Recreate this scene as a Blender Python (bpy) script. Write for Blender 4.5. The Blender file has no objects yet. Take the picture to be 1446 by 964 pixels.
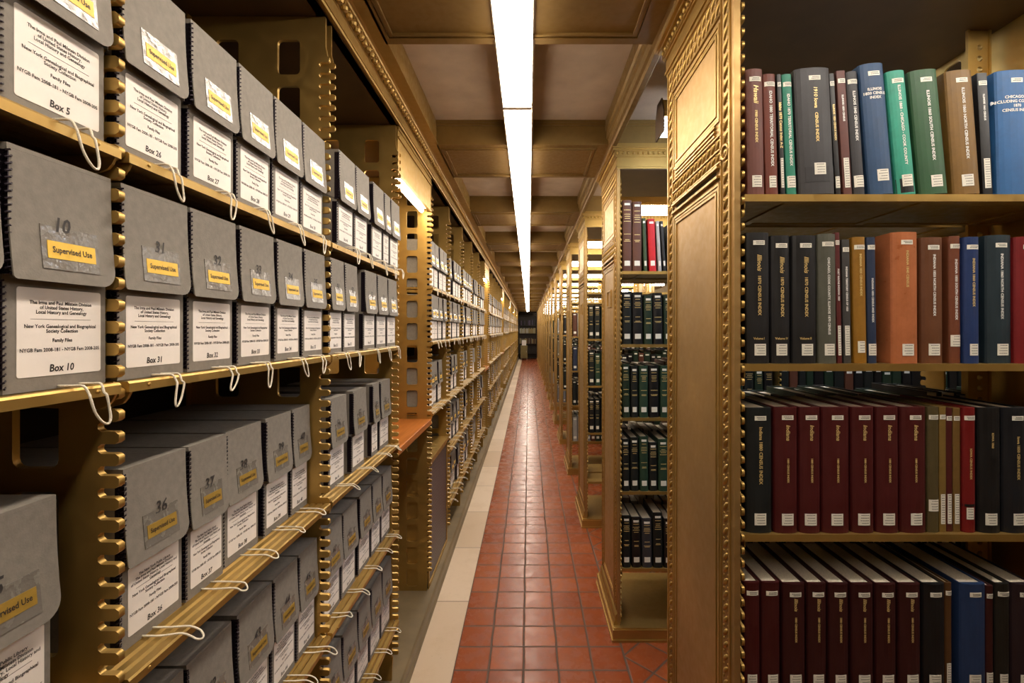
import bpy, math, random
from mathutils import Vector, Matrix

S = bpy.context.scene
COL = S.collection
random.seed(7)
R = math.radians
EYE = 1.6
FPX, VX, VY = 670.0, 746.6, 465.0

# ------------------------------------------------------------------ camera, world, exposure
cam_d = bpy.data.cameras.new('camera')
cam = bpy.data.objects.new('camera', cam_d)
COL.objects.link(cam)
cam.location = (0, 0, EYE)
cam.rotation_euler = (R(90), 0, 0)
cam_d.sensor_width = 36.0
cam_d.lens = FPX / 1446 * 36
cam_d.shift_x = -(VX - 723) / 1446
cam_d.shift_y = -(482 - VY) / 1446
cam_d.clip_start = 0.02
S.camera = cam

w = bpy.data.worlds.new('world')
S.world = w
w.use_nodes = True
w.node_tree.nodes['Background'].inputs[0].default_value = (1.0, 0.75, 0.45, 1)
w.node_tree.nodes['Background'].inputs[1].default_value = 0.0
S.view_settings.view_transform = 'Standard'
S.view_settings.look = 'None'
S.view_settings.exposure = 0.0
S.view_settings.gamma = 1
S.view_settings.use_curve_mapping = False
S.cycles.use_denoising = True
S.cycles.max_bounces = 6
S.cycles.diffuse_bounces = 1
S.cycles.glossy_bounces = 3
S.cycles.sample_clamp_indirect = 4.0
S.cycles.use_light_tree = True

E_STRIP = 31.0       # main aisle diffuser
E_STACK = 26.0      # fixtures over the cross aisles
E_BAY = 60.0        # small tube lamps above the desks
C_STRIP = (1.0, 0.87, 0.72)
C_STACK = (1.0, 0.92, 0.82)

# ------------------------------------------------------------------ layout
POST_Y = [-0.03, 0.659, 1.349, 2.06, 2.77]
while POST_Y[-1] < 25.0:
    POST_Y.append(POST_Y[-1] + (0.65 if len(POST_Y) == 5 else 0.683))
GAPS = [3, 9, 15, 21, 27, 33]
SHELF_Z = [1.849, 1.527, 1.109, 0.733, 0.345]
XL = -0.565
STACK0, PITCH, SDEP = 1.06, 1.397, 0.512
XR = 0.459
NSTACK = 18
Z_SOF, Z_COF = EYE + 0.955, EYE + 1.079
END_Y = 26.3
RSH = [1.902, 1.523, 1.142, 0.760, 0.362]

# ------------------------------------------------------------------ helpers: mesh
class MB:
    def __init__(self):
        self.v, self.f, self.m = [], [], []
    def add(self, vs, fs, mi=0):
        o = len(self.v)
        self.v += [tuple(p) for p in vs]
        self.f += [tuple(i + o for i in f) for f in fs]
        self.m += [mi] * len(fs)
        return self
    def box(self, x0, x1, y0, y1, z0, z1, mi=0):
        if x0 > x1: x0, x1 = x1, x0
        if y0 > y1: y0, y1 = y1, y0
        if z0 > z1: z0, z1 = z1, z0
        vs = [(x0,y0,z0),(x1,y0,z0),(x1,y1,z0),(x0,y1,z0),(x0,y0,z1),(x1,y0,z1),(x1,y1,z1),(x0,y1,z1)]
        return self.add(vs, [(0,3,2,1),(4,5,6,7),(0,1,5,4),(1,2,6,5),(2,3,7,6),(3,0,4,7)], mi)
    def prism(self, pts, axis, a, b, mi=0):
        """pts: 2D outline (ccw), extruded along axis from a to b"""
        def P(p, t):
            u, v = p
            return {'x': (t, u, v), 'y': (u, t, v), 'z': (u, v, t)}[axis]
        n = len(pts)
        vs = [P(p, a) for p in pts] + [P(p, b) for p in pts]
        fs = [tuple(range(n)), tuple(range(2 * n - 1, n - 1, -1))]
        for i in range(n):
            j = (i + 1) % n
            fs.append((i, i + n, j + n, j))
        return self.add(vs, fs, mi)
    def tube(self, path, r, seg=6, mi=0, closed=False):
        path = [Vector(p) for p in path]
        n = len(path)
        rings = []
        ref = Vector((0.13, 0.21, 0.97)).normalized()
        for i, p in enumerate(path):
            a = path[i - 1] if (i > 0 or closed) else p
            b = path[(i + 1) % n] if (i < n - 1 or closed) else p
            t = (b - a)
            t = t.normalized() if t.length > 1e-9 else Vector((0, 0, 1))
            u = t.cross(ref)
            if u.length < 0.05: u = t.cross(Vector((1, 0, 0)))
            u.normalize()
            v = t.cross(u)
            rings.append([p + (u * math.cos(2*math.pi*k/seg) + v * math.sin(2*math.pi*k/seg)) * r for k in range(seg)])
        vs = [q for rg in rings for q in rg]
        fs = []
        for i in range(n if closed else n - 1):
            j = (i + 1) % n
            for k in range(seg):
                l = (k + 1) % seg
                fs.append((i*seg+k, i*seg+l, j*seg+l, j*seg+k))
        if not closed:
            fs.append(tuple(range(seg - 1, -1, -1)))
            fs.append(tuple((n-1)*seg + k for k in range(seg)))
        return self.add(vs, fs, mi)
    def blob(self, c, rx, ry, rz, rot=None, seg=8, rings=4, mi=0):
        vs, fs = [], []
        c = Vector(c)
        M = rot or Matrix.Identity(3)
        for i in range(rings + 1):
            th = math.pi * i / rings
            for k in range(seg):
                ph = 2 * math.pi * k / seg
                vs.append(c + M @ Vector((rx*math.sin(th)*math.cos(ph), ry*math.sin(th)*math.sin(ph), rz*math.cos(th))))
        for i in range(rings):
            for k in range(seg):
                l = (k + 1) % seg
                fs.append((i*seg+k, (i+1)*seg+k, (i+1)*seg+l, i*seg+l))
        return self.add(vs, fs, mi)
    def mesh(self, name, mats, smooth=False):
        me = bpy.data.meshes.new(name)
        me.from_pydata(self.v, [], self.f)
        for m in (mats if isinstance(mats, (list, tuple)) else [mats]):
            me.materials.append(m)
        me.polygons.foreach_set('material_index', [int(q) for q in self.m])
        if smooth:
            me.shade_smooth()
        me.update()
        return me
    def build(self, name, mats, parent=None, smooth=False, loc=None):
        return obj(name, self.mesh(name, mats, smooth), parent, loc)

def obj(name, me, parent=None, loc=None):
    o = bpy.data.objects.new(name, me)
    COL.objects.link(o)
    if parent: o.parent = parent
    if loc: o.location = loc
    return o
def empty(name, loc=(0, 0, 0), parent=None):
    o = bpy.data.objects.new(name, None)
    COL.objects.link(o)
    o.location = loc
    o.empty_display_size = 0.05
    if parent: o.parent = parent
    return o
def tag(o, label, cat, group=None):
    o['label'] = label; o['category'] = cat
    if group: o['group'] = group
    return o
def struct(o):
    o['kind'] = 'structure'
    return o
def kids_of(o):
    return KIDS.get(o.name) or [c for c in o.children]
KIDS = {}
def copy_tree(o, parent=None):
    c = o.copy()
    COL.objects.link(c)
    if parent: c.parent = parent
    for ch in o.children:
        copy_tree(ch, c)
    return c
def bevel(o, wdt, seg=2):
    m = o.modifiers.new('bevel', 'BEVEL')
    m.width = wdt; m.segments = seg; m.limit_method = 'ANGLE'
    return o

def text_mesh(body, size, plane='yz', offset=0.0, shear=0.0, xs=1.0, align='CENTER', spacing=1.0, ext=0.0, word=1.0):
    """lettering laid in a plane: yz = faces +X reading along +Y; xz = faces -Y reading along +X; down = faces -Y reading downwards"""
    cu = bpy.data.curves.new('lettering', 'FONT')
    cu.body = body; cu.size = size; cu.offset = offset; cu.shear = shear
    cu.align_x = align; cu.align_y = 'CENTER'; cu.space_line = spacing; cu.space_word = word
    cu.resolution_u = 2; cu.extrude = ext; cu.fill_mode = 'FRONT'
    ob = bpy.data.objects.new('lettering', cu)
    COL.objects.link(ob)
    dg = bpy.context.evaluated_depsgraph_get()
    dg.update()
    me = bpy.data.meshes.new_from_object(ob.evaluated_get(dg))
    bpy.data.objects.remove(ob)
    bpy.data.curves.remove(cu)
    for v in me.vertices:
        x, y = v.co.x * xs, v.co.y
        if plane == 'yz': v.co = (0, x, y)
        elif plane == 'xz': v.co = (x, 0, y)
        else: v.co = (y, 0, -x)
    me.materials.clear()
    return me

def plate_mesh(outline, holes, thick, plane, t0, mat):
    """flat plate with holes: filled 2D curve, extruded, then turned into the wanted plane ('xz' or 'yz')"""
    cu = bpy.data.curves.new('plate', 'CURVE')
    cu.dimensions = '2D'; cu.fill_mode = 'BOTH'; cu.extrude = thick / 2
    for loop in [outline] + holes:
        sp = cu.splines.new('POLY')
        sp.points.add(len(loop) - 1)
        for i, p in enumerate(loop):
            sp.points[i].co = (p[0], p[1], 0, 1)
        sp.use_cyclic_u = True
    ob = bpy.data.objects.new('plate', cu)
    COL.objects.link(ob)
    dg = bpy.context.evaluated_depsgraph_get(); dg.update()
    me = bpy.data.meshes.new_from_object(ob.evaluated_get(dg))
    bpy.data.objects.remove(ob); bpy.data.curves.remove(cu)
    for v in me.vertices:
        x, y, z = v.co
        v.co = (x, t0 + z, y) if plane == 'xz' else (t0 + z, x, y)
    me.materials.clear(); me.materials.append(mat)
    me.update()
    return me

def rrect(x0, x1, y0, y1, r, seg=3):
    pts = []
    for cx, cy, a0 in ((x1-r, y1-r, 0), (x0+r, y1-r, 90), (x0+r, y0+r, 180), (x1-r, y0+r, 270)):
        for i in range(seg + 1):
            a = R(a0 + 90 * i / seg)
            pts.append((cx + r*math.cos(a), cy + r*math.sin(a)))
    return pts
def comb_edge(z0, z1, root, tip, pitch, duty=0.56):
    """zigzag with rounded fingers from z0 up to z1 along an edge; fingers go from root to tip"""
    pts = []
    n = int((z1 - z0) / pitch)
    s = 1 if tip > root else -1
    L = abs(tip - root)
    for i in range(n):
        a = z0 + i * pitch
        h = pitch * duty
        b = a + (pitch - h)
        # rounded throat
        pts += [(root + s*L*0.15, a), (root, a + (b-a)*0.3), (root, a + (b-a)*0.7), (root + s*L*0.15, b)]
        pts += [(tip - s*L*0.18, b), (tip, b + h*0.22), (tip, b + h*0.78), (tip - s*L*0.18, b + h)]
    return pts

# ------------------------------------------------------------------ helpers: materials
def srgb(r, g, b):
    f = lambda c: (c/255/12.92) if c/255 <= 0.04045 else ((c/255 + 0.055)/1.055) ** 2.4
    return (f(r), f(g), f(b), 1)
class NT:
    def __init__(self, name):
        self.mat = bpy.data.materials.new(name)
        self.mat.use_nodes = True
        self.t = self.mat.node_tree
        self.b = self.t.nodes['Principled BSDF']
    def n(self, kind, **kw):
        nd = self.t.nodes.new(kind)
        for k, v in kw.items(): setattr(nd, k, v)
        return nd
    def l(self, a, b): self.t.links.new(a, b)
    def math(self, op, a, b=None, c=None):
        nd = self.n('ShaderNodeMath', operation=op)
        for i, v in enumerate((a, b, c)):
            if v is None: continue
            if isinstance(v, (int, float)): nd.inputs[i].default_value = v
            else: self.l(v, nd.inputs[i])
        return nd.outputs[0]
    def noise(self, scale, detail=3, vec=None, rough=0.5):
        nd = self.n('ShaderNodeTexNoise')
        nd.inputs['Scale'].default_value = scale
        nd.inputs['Detail'].default_value = detail
        nd.inputs['Roughness'].default_value = rough
        if vec: self.l(vec, nd.inputs['Vector'])
        return nd.outputs['Fac']
    def mix(self, fac, a, b):
        nd = self.n('ShaderNodeMix', data_type='RGBA')
        if isinstance(fac, (int, float)): nd.inputs[0].default_value = fac
        else: self.l(fac, nd.inputs[0])
        for i, v in ((6, a), (7, b)):
            if isinstance(v, tuple): nd.inputs[i].default_value = v
            else: self.l(v, nd.inputs[i])
        return nd.outputs[2]
    def rng(self, v, a, b, c, d):
        nd = self.n('ShaderNodeMapRange')
        self.l(v, nd.inputs[0])
        for i, k in enumerate((a, b, c, d)): nd.inputs[i + 1].default_value = k
        return nd.outputs[0]
    def bump(self, h, strength, dist=0.002):
        nd = self.n('ShaderNodeBump')
        nd.inputs['Strength'].default_value = strength
        nd.inputs['Distance'].default_value = dist
        self.l(h, nd.inputs['Height'])
        self.l(nd.outputs[0], self.b.inputs['Normal'])
    def setp(self, color=None, rough=None, metal=None, spec=None):
        if color is not None:
            if isinstance(color, tuple): self.b.inputs['Base Color'].default_value = color
            else: self.l(color, self.b.inputs['Base Color'])
        if rough is not None:
            if isinstance(rough, (int, float)): self.b.inputs['Roughness'].default_value = rough
            else: self.l(rough, self.b.inputs['Roughness'])
        if metal is not None: self.b.inputs['Metallic'].default_value = metal
        if spec is not None: self.b.inputs['Specular IOR Level'].default_value = spec
        return self
def coords(t, kind='Object'):
    return t.n('ShaderNodeTexCoord').outputs[kind]

def simple(name, col, rough=0.6, metal=0.0, var=0.12, scale=60, bump=0.15, spec=0.5):
    t = NT(name)
    c = coords(t)
    f = t.noise(scale, 4, c)
    dark = tuple(x * (1 - var) for x in col[:3]) + (1,)
    lite = tuple(min(1, x * (1 + var)) for x in col[:3]) + (1,)
    t.setp(t.mix(t.rng(f, 0.3, 0.7, 0, 1), dark, lite), rough, metal, spec)
    if bump: t.bump(t.noise(scale * 4, 2, c), bump, 0.0008)
    return t.mat
def glow(name, col, strength):
    t = NT(name)
    t.setp((0.9, 0.9, 0.9, 1), 0.5)
    t.b.inputs['Emission Color'].default_value = (*col, 1)
    t.b.inputs['Emission Strength'].default_value = strength
    return t.mat

GOLD_C = (0.46, 0.295, 0.085, 1)
def gold(name, col=GOLD_C, metal=0.8, rough=0.40):
    t = NT(name)
    g = t.n('ShaderNodeNewGeometry').outputs['Position']
    f = t.noise(3.0, 4, g, 0.6)
    f2 = t.noise(45.0, 3, g)
    a = t.mix(t.rng(f, 0.3, 0.7, 0, 1), tuple(x*0.82 for x in col[:3]) + (1,), tuple(x*1.12 for x in col[:3]) + (1,))
    t.setp(a, t.rng(f2, 0.3, 0.7, rough - 0.08, rough + 0.1), metal)
    t.bump(t.noise(220, 3, g), 0.12, 0.001)
    return t.mat
M = {}
M['gold'] = gold('gold_paint')
M['gold_shaded'] = gold('shaded_gold_paint', (0.25, 0.150, 0.040, 1), 0.45, 0.5)  # same gold paint, its colour darkened for the ceiling's shade
M['gold_trim'] = gold('gold_cornice_paint', (0.42, 0.265, 0.075, 1), 0.6, 0.40)
M['gold_field'] = gold('gold_panel_paint', (0.42, 0.265, 0.100, 1), 0.75, 0.47)
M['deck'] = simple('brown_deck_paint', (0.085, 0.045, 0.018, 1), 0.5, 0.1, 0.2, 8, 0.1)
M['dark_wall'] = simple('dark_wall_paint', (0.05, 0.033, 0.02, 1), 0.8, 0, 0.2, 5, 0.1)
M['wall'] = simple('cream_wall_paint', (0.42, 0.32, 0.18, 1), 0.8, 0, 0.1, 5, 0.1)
M['plaster'] = simple('ceiling_plaster', (0.50, 0.38, 0.27, 1), 0.9, 0, 0.1, 9, 0.3)
M['plinth'] = simple('plinth_slate', (0.16, 0.115, 0.06, 1), 0.42, 0, 0.25, 6, 0.2)
M['card'] = simple('grey_box_board', (0.205, 0.184, 0.158, 1), 0.75, 0, 0.10, 90, 0.3, 0.3)
M['card_edge'] = simple('box_board_edge', (0.42, 0.39, 0.35, 1), 0.8, 0, 0.05, 90, 0.1)
M['wire'] = simple('black_corner_wire', (0.018, 0.012, 0.02, 1), 0.35, 0.6, 0.1, 50, 0)
M['paper'] = simple('label_paper', (0.80, 0.74, 0.69, 1), 0.7, 0, 0.02, 40, 0.05)
M['call'] = simple('spine_label_paper', (0.72, 0.68, 0.58, 1), 0.6, 0, 0.05, 80, 0.05)
M['ink'] = simple('black_ink', (0.015, 0.012, 0.012, 1), 0.6, 0, 0.0, 40, 0)
M['pencil'] = simple('marker_ink', (0.025, 0.022, 0.022, 1), 0.6, 0, 0.0, 40, 0)
M['yellow'] = simple('yellow_sticker', (0.80, 0.50, 0.055, 1), 0.5, 0, 0.06, 90, 0.05)
M['cord'] = simple('white_cotton_cord', (0.80, 0.72, 0.58, 1), 0.9, 0, 0.15, 900, 0.6)
M['wood'] = None
M['page'] = simple('page_edges', (0.62, 0.55, 0.43, 1), 0.85, 0, 0.12, 300, 0.3)
M['gilt'] = simple('gilt_lettering', (0.75, 0.55, 0.22, 1), 0.4, 0.3, 0.05, 50, 0)
M['white_ink'] = simple('white_lettering', (0.75, 0.73, 0.68, 1), 0.6, 0, 0.05, 50, 0)
M['strip'] = glow('diffuser_glow', C_STRIP, E_STRIP)
M['tube'] = glow('tube_glow', C_STACK, E_STACK)
M['tube_cool'] = glow('cool_tube_glow', (0.80, 0.90, 1.06), E_STACK)
M['baytube'] = glow('bay_tube_glow', (1.0, 0.80, 0.55), E_BAY)
M['lamp_metal'] = simple('white_lamp_housing', (0.6, 0.55, 0.45, 1), 0.4, 0.2, 0.05, 30, 0)
M['yellow_dull'] = simple('dull_brown_sticker', (0.30, 0.185, 0.03, 1), 0.5, 0, 0.10, 90, 0.05)  # darker, browner sticker for lower boxes of the near bays
def tape_mat():
    t = NT('clear_tape')
    c = coords(t)
    f = t.noise(70, 3, c)
    t.setp((0.17, 0.155, 0.135, 1), t.rng(f, 0.35, 0.65, 0.14, 0.32), 0, 0.7)
    t.bump(f, 0.5, 0.003)
    return t.mat
M['tape'] = tape_mat()
def wood_mat():
    t = NT('orange_desk_wood')
    g = t.n('ShaderNodeNewGeometry').outputs['Position']
    mp = t.n('ShaderNodeMapping'); mp.inputs['Scale'].default_value = (22, 2.2, 22)
    t.l(g, mp.inputs[0])
    f = t.noise(1.6, 6, mp.outputs[0], 0.65)
    t.setp(t.mix(t.rng(f, 0.3, 0.7, 0, 1), (0.27, 0.075, 0.012, 1), (0.44, 0.15, 0.03, 1)), 0.32)
    return t.mat
M['wood'] = wood_mat()
def mesh_screen():
    t = NT('dark_wire_screen')
    g = t.n('ShaderNodeNewGeometry').outputs['Position']
    sp = t.n('ShaderNodeSeparateXYZ'); t.l(g, sp.inputs[0])
    a = t.math('ADD', sp.outputs[1], sp.outputs[2]); b = t.math('SUBTRACT', sp.outputs[1], sp.outputs[2])
    fa = t.math('ABSOLUTE', t.math('SUBTRACT', t.math('FRACT', t.math('MULTIPLY', a, 48)), 0.5))
    fb = t.math('ABSOLUTE', t.math('SUBTRACT', t.math('FRACT', t.math('MULTIPLY', b, 48)), 0.5))
    m = t.math('GREATER_THAN', t.math('MAXIMUM', fa, fb), 0.36)
    t.setp(t.mix(m, (0.008, 0.007, 0.008, 1), (0.20, 0.165, 0.18, 1)), 0.45, 0.3)
    return t.mat
M['screen'] = mesh_screen()
def tile_mat():
    t = NT('terracotta_quarry_tiles')
    g = t.n('ShaderNodeNewGeometry').outputs['Position']
    wob = t.noise(5.0, 2, g)
    sp = t.n('ShaderNodeSeparateXYZ'); t.l(g, sp.inputs[0])
    X, Y = sp.outputs[0], sp.outputs[1]
    w1 = t.math('MULTIPLY', t.math('SUBTRACT', wob, 0.5), 0.012)
    Xw = t.math('ADD', X, w1); Yw = t.math('ADD', Y, w1)
    u = t.math('DIVIDE', t.math('ADD', Xw, 0.354), 0.1645)
    v = t.math('DIVIDE', t.math('SUBTRACT', Yw, 2.229), 0.166)
    ud = t.math('DIVIDE', t.math('ADD', Xw, Yw), 0.2326)
    vd = t.math('DIVIDE', t.math('SUBTRACT', Xw, Yw), 0.2326)
    side = t.math('GREATER_THAN', X, 0.4685)
    mixv = lambda a, b: t.math('ADD', t.math('MULTIPLY', a, t.math('SUBTRACT', 1, side)), t.math('MULTIPLY', b, side))
    U, V = mixv(u, ud), mixv(v, vd)
    def edge(q):
        f = t.math('FRACT', q)
        return t.math('MINIMUM', f, t.math('SUBTRACT', 1, f))
    d = t.math('MINIMUM', edge(U), edge(V))
    d = t.math('MINIMUM', d, t.math('ABSOLUTE', t.math('MULTIPLY', t.math('SUBTRACT', X, 0.4685), 6)))
    m = t.rng(d, 0.018, 0.040, 1, 0)
    cb = t.n('ShaderNodeCombineXYZ')
    t.l(t.math('FLOOR', U), cb.inputs[0]); t.l(t.math('FLOOR', V), cb.inputs[1])
    wn = t.n('ShaderNodeTexWhiteNoise'); t.l(cb.outputs[0], wn.inputs[0])
    base = t.mix(wn.outputs['Value'], (0.225, 0.048, 0.014, 1), (0.31, 0.078, 0.024, 1))
    mott = t.noise(14, 5, g, 0.65)
    base = t.mix(t.rng(mott, 0.35, 0.75, 0, 0.55), base, (0.17, 0.038, 0.012, 1))
    worn = t.noise(1.3, 3, g)
    base = t.mix(t.rng(worn, 0.45, 0.7, 0, 0.2), base, (0.36, 0.12, 0.055, 1))
    t.setp(t.mix(m, base, (0.085, 0.055, 0.04, 1)), t.math('ADD', t.rng(mott, 0.3, 0.7, 0.17, 0.36), t.math('MULTIPLY', m, 0.3)), 0, 0.2)
    h = t.math('ADD', t.math('MULTIPLY', m, -1.0), t.math('MULTIPLY', t.noise(9, 3, g), 0.55))
    t.bump(h, 0.35, 0.004)
    return t.mat
M['tile'] = tile_mat()
def marble_mat():
    t = NT('worn_cream_marble')
    g = t.n('ShaderNodeNewGeometry').outputs['Position']
    sp = t.n('ShaderNodeSeparateXYZ'); t.l(g, sp.inputs[0])
    v = t.math('DIVIDE', t.math('SUBTRACT', sp.outputs[1], 2.79), 0.686)
    f = t.math('FRACT', v)
    d = t.math('MINIMUM', f, t.math('SUBTRACT', 1, f))
    m = t.rng(d, 0.003, 0.006, 1, 0)
    wn = t.n('ShaderNodeTexWhiteNoise', noise_dimensions='1D'); t.l(t.math('FLOOR', v), wn.inputs['W'])
    base = t.mix(wn.outputs['Value'], (0.50, 0.37, 0.25, 1), (0.66, 0.53, 0.40, 1))
    vn = t.noise(4, 7, g, 0.7)
    base = t.mix(t.rng(vn, 0.5, 0.75, 0, 0.5), base, (0.42, 0.29, 0.17, 1))
    sp2 = t.noise(60, 2, g)
    base = t.mix(t.rng(sp2, 0.68, 0.8, 0, 0.5), base, (0.25, 0.16, 0.09, 1))
    t.setp(t.mix(m, base, (0.09, 0.06, 0.04, 1)), 0.38)
    t.bump(vn, 0.1, 0.002)
    return t.mat
M['marble'] = marble_mat()
_cloth = {}
def cloth(r, g, b, rough=0.55):
    k = (r, g, b, rough)
    if k not in _cloth:
        t = NT('book_cloth_%d' % (len(_cloth) + 1))
        c = coords(t)
        c0 = [x * 0.66 for x in srgb(r, g, b)[:3]]; av = sum(c0) / 3
        col = tuple(max(0.002, av + (x - av) * 1.10) for x in c0) + (1,)
        f = t.noise(28, 5, c, 0.7)
        wv = t.noise(700, 2, c)
        t.setp(t.mix(t.rng(f, 0.3, 0.75, 0, 1), tuple(x*0.82 for x in col[:3]) + (1,), tuple(min(1, x*1.18 + 0.004) for x in col[:3]) + (1,)), t.rng(f, 0.3, 0.7, rough - 0.1, rough + 0.1), 0, 0.4)
        t.bump(wv, 0.25, 0.0006)
        _cloth[k] = t.mat
    return _cloth[k]

# ------------------------------------------------------------------ setting: floor, walls, ceiling
Y0R = -1.6
struct(MB().box(-0.354, 3.1, Y0R, END_Y, -0.05, 0.0).build('floor', M['tile']))
struct(MB().box(-0.539, -0.354, Y0R, END_Y, -0.05, 0.002).build('trim_1', M['marble']))
pl = MB()
pl.box(-1.52, -0.556, Y0R, END_Y, -0.05, 0.078)
pl.prism([(-0.556, -0.05), (-0.540, -0.05), (-0.540, 0.012), (-0.546, 0.030), (-0.546, 0.060), (-0.549, 0.070), (-0.556, 0.078)], 'y', Y0R, END_Y)
struct(pl.build('trim_2', M['plinth']))
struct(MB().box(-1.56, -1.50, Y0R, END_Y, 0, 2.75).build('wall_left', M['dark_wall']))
struct(MB().box(3.05, 3.1, Y0R, END_Y, 0, 2.75).build('wall_right', M['wall']))
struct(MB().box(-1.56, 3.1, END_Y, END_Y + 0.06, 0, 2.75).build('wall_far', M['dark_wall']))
struct(MB().box(-1.56, 3.1, Y0R - 0.06, Y0R, 0, 2.75).build('wall_near', M['wall']))
struct(MB().box(-1.56, 3.1, Y0R - 0.06, END_Y + 0.06, Z_COF, Z_COF + 0.08).build('ceiling', M['plaster']))
# deck over the left bays
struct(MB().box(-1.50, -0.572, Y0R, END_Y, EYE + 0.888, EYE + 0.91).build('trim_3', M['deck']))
# left cornice, profile in (x, z)
c = MB()
z = EYE
c.prism([(-0.60, z+0.888), (-0.574, z+0.888), (-0.571, z+0.892), (-0.566, z+0.892), (-0.563, z+0.886), (-0.558, z+0.886), (-0.556, z+0.893),
         (-0.553, z+0.893), (-0.553, z+0.930), (-0.549, z+0.933), (-0.549, z+0.938), (-0.540, z+0.940), (-0.531, z+0.948), (-0.526, z+0.949), (-0.523, z+0.953),
         (-0.514, z+0.955), (-0.470, z+0.955), (-0.470, z+0.965), (-0.478, z+0.975), (-0.478, z+1.079), (-0.60, z+1.079)], 'y', Y0R, END_Y)
y = 0.3
rot = Matrix.Rotation(R(38), 3, 'Z')
while y < END_Y - 0.1:
    c.blob((-0.539, y, z + 0.940), 0.0115, 0.0125, 0.0105, None, 8, 4)
    c.blob((-0.531, y + 0.017, z + 0.946), 0.005, 0.005, 0.005, None, 5, 3)
    y += 0.034
struct(c.build('trim_4', M['gold_trim']))
# beams
nt = 5
for k in range(-2, NSTACK + 1):
    a = STACK0 + PITCH * k
    b0, b1 = a, min(a + 0.53, END_Y)
    if b0 > END_Y - 0.2 or b1 < Y0R + 0.1: continue
    b0 = max(b0, Y0R)
    m = MB()
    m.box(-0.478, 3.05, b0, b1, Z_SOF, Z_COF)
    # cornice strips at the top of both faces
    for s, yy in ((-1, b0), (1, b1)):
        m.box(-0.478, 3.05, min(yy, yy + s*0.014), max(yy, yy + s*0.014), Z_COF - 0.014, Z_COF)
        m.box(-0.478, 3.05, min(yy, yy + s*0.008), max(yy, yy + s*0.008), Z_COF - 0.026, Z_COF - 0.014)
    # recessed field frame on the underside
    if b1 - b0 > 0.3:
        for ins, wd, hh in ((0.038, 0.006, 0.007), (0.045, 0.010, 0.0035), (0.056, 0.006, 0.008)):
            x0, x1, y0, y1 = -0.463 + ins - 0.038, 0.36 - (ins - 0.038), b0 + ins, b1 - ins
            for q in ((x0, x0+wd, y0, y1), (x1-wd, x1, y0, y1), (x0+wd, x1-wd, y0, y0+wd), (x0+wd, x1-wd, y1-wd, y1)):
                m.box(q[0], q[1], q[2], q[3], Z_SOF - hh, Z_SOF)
    struct(m.build('trim_%d' % nt, M['gold_shaded'])); nt += 1
# long moulded beam above the stack ends, right
m = MB()
z = EYE
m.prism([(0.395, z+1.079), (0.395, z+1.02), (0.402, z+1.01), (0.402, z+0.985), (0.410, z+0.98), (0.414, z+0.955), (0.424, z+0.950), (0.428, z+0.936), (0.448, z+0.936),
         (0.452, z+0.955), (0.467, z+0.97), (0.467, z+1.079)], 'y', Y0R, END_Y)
struct(m.build('trim_%d' % nt, M['gold_shaded'])); nt += 1

# ------------------------------------------------------------------ ceiling strip light
def strip_light(y0, y1, label):
    t = empty('ceiling_light', ((-0.105 + 0.011) / 2, y0, EYE + 0.918))
    zb = 0.0
    hw = 0.057
    L = y1 - y0
    m = MB()
    m.prism([(-hw, 0.006), (-hw + 0.006, 0), (hw - 0.006, 0), (hw, 0.006), (hw, 0.0335), (-hw, 0.0335)], 'y', 0.0116, L - 0.0116)
    m.build('diffuser', M['strip'], t)
    h = MB()
    h.box(-hw - 0.010, hw + 0.010, 0.003, L - 0.003, 0.0337, 0.0368)
    for sx in (-1, 1): h.box(sx*(hw + 0.0015), sx*(hw + 0.0035), 0.003, L - 0.003, 0.016, 0.0336)
    h.build('lamp_housing', M['lamp_metal'], t)
    for yy in (0.0, L - 0.0115):
        MB().box(-hw - 0.002, hw + 0.002, yy, yy + 0.0113, -0.002, 0.0336).build('end_cap', M['lamp_metal'], t)
    tag(t, label, 'ceiling light', 'fluorescent fixtures joined in one line down the aisle ceiling')
    return t
ORD = ['first', 'second', 'third', 'fourth', 'fifth', 'sixth', 'seventh', 'eighth', 'ninth', 'tenth', 'eleventh', 'twelfth', 'thirteenth', 'fourteenth', 'fifteenth', 'sixteenth', 'seventeenth', 'eighteenth', 'nineteenth', 'twentieth',
       'twenty-first', 'twenty-second', 'twenty-third', 'twenty-fourth', 'twenty-fifth', 'twenty-sixth', 'twenty-seventh', 'twenty-eighth', 'twenty-ninth', 'thirtieth', 'thirty-first', 'thirty-second', 'thirty-third', 'thirty-fourth', 'thirty-fifth', 'thirty-sixth', 'thirty-seventh', 'thirty-eighth', 'thirty-ninth', 'fortieth']
j0 = 1.971
for k in range(-1, 17):
    a = j0 + 1.397 * (k - 1)
    strip_light(a, min(a + 1.397, END_Y - 0.05), 'long white glowing ceiling fixture, ' + ('nearest to the viewer' if k == 0 else ('behind the viewer' if k < 0 else ORD[k] + ' of the line above the tiled aisle')))

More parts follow.
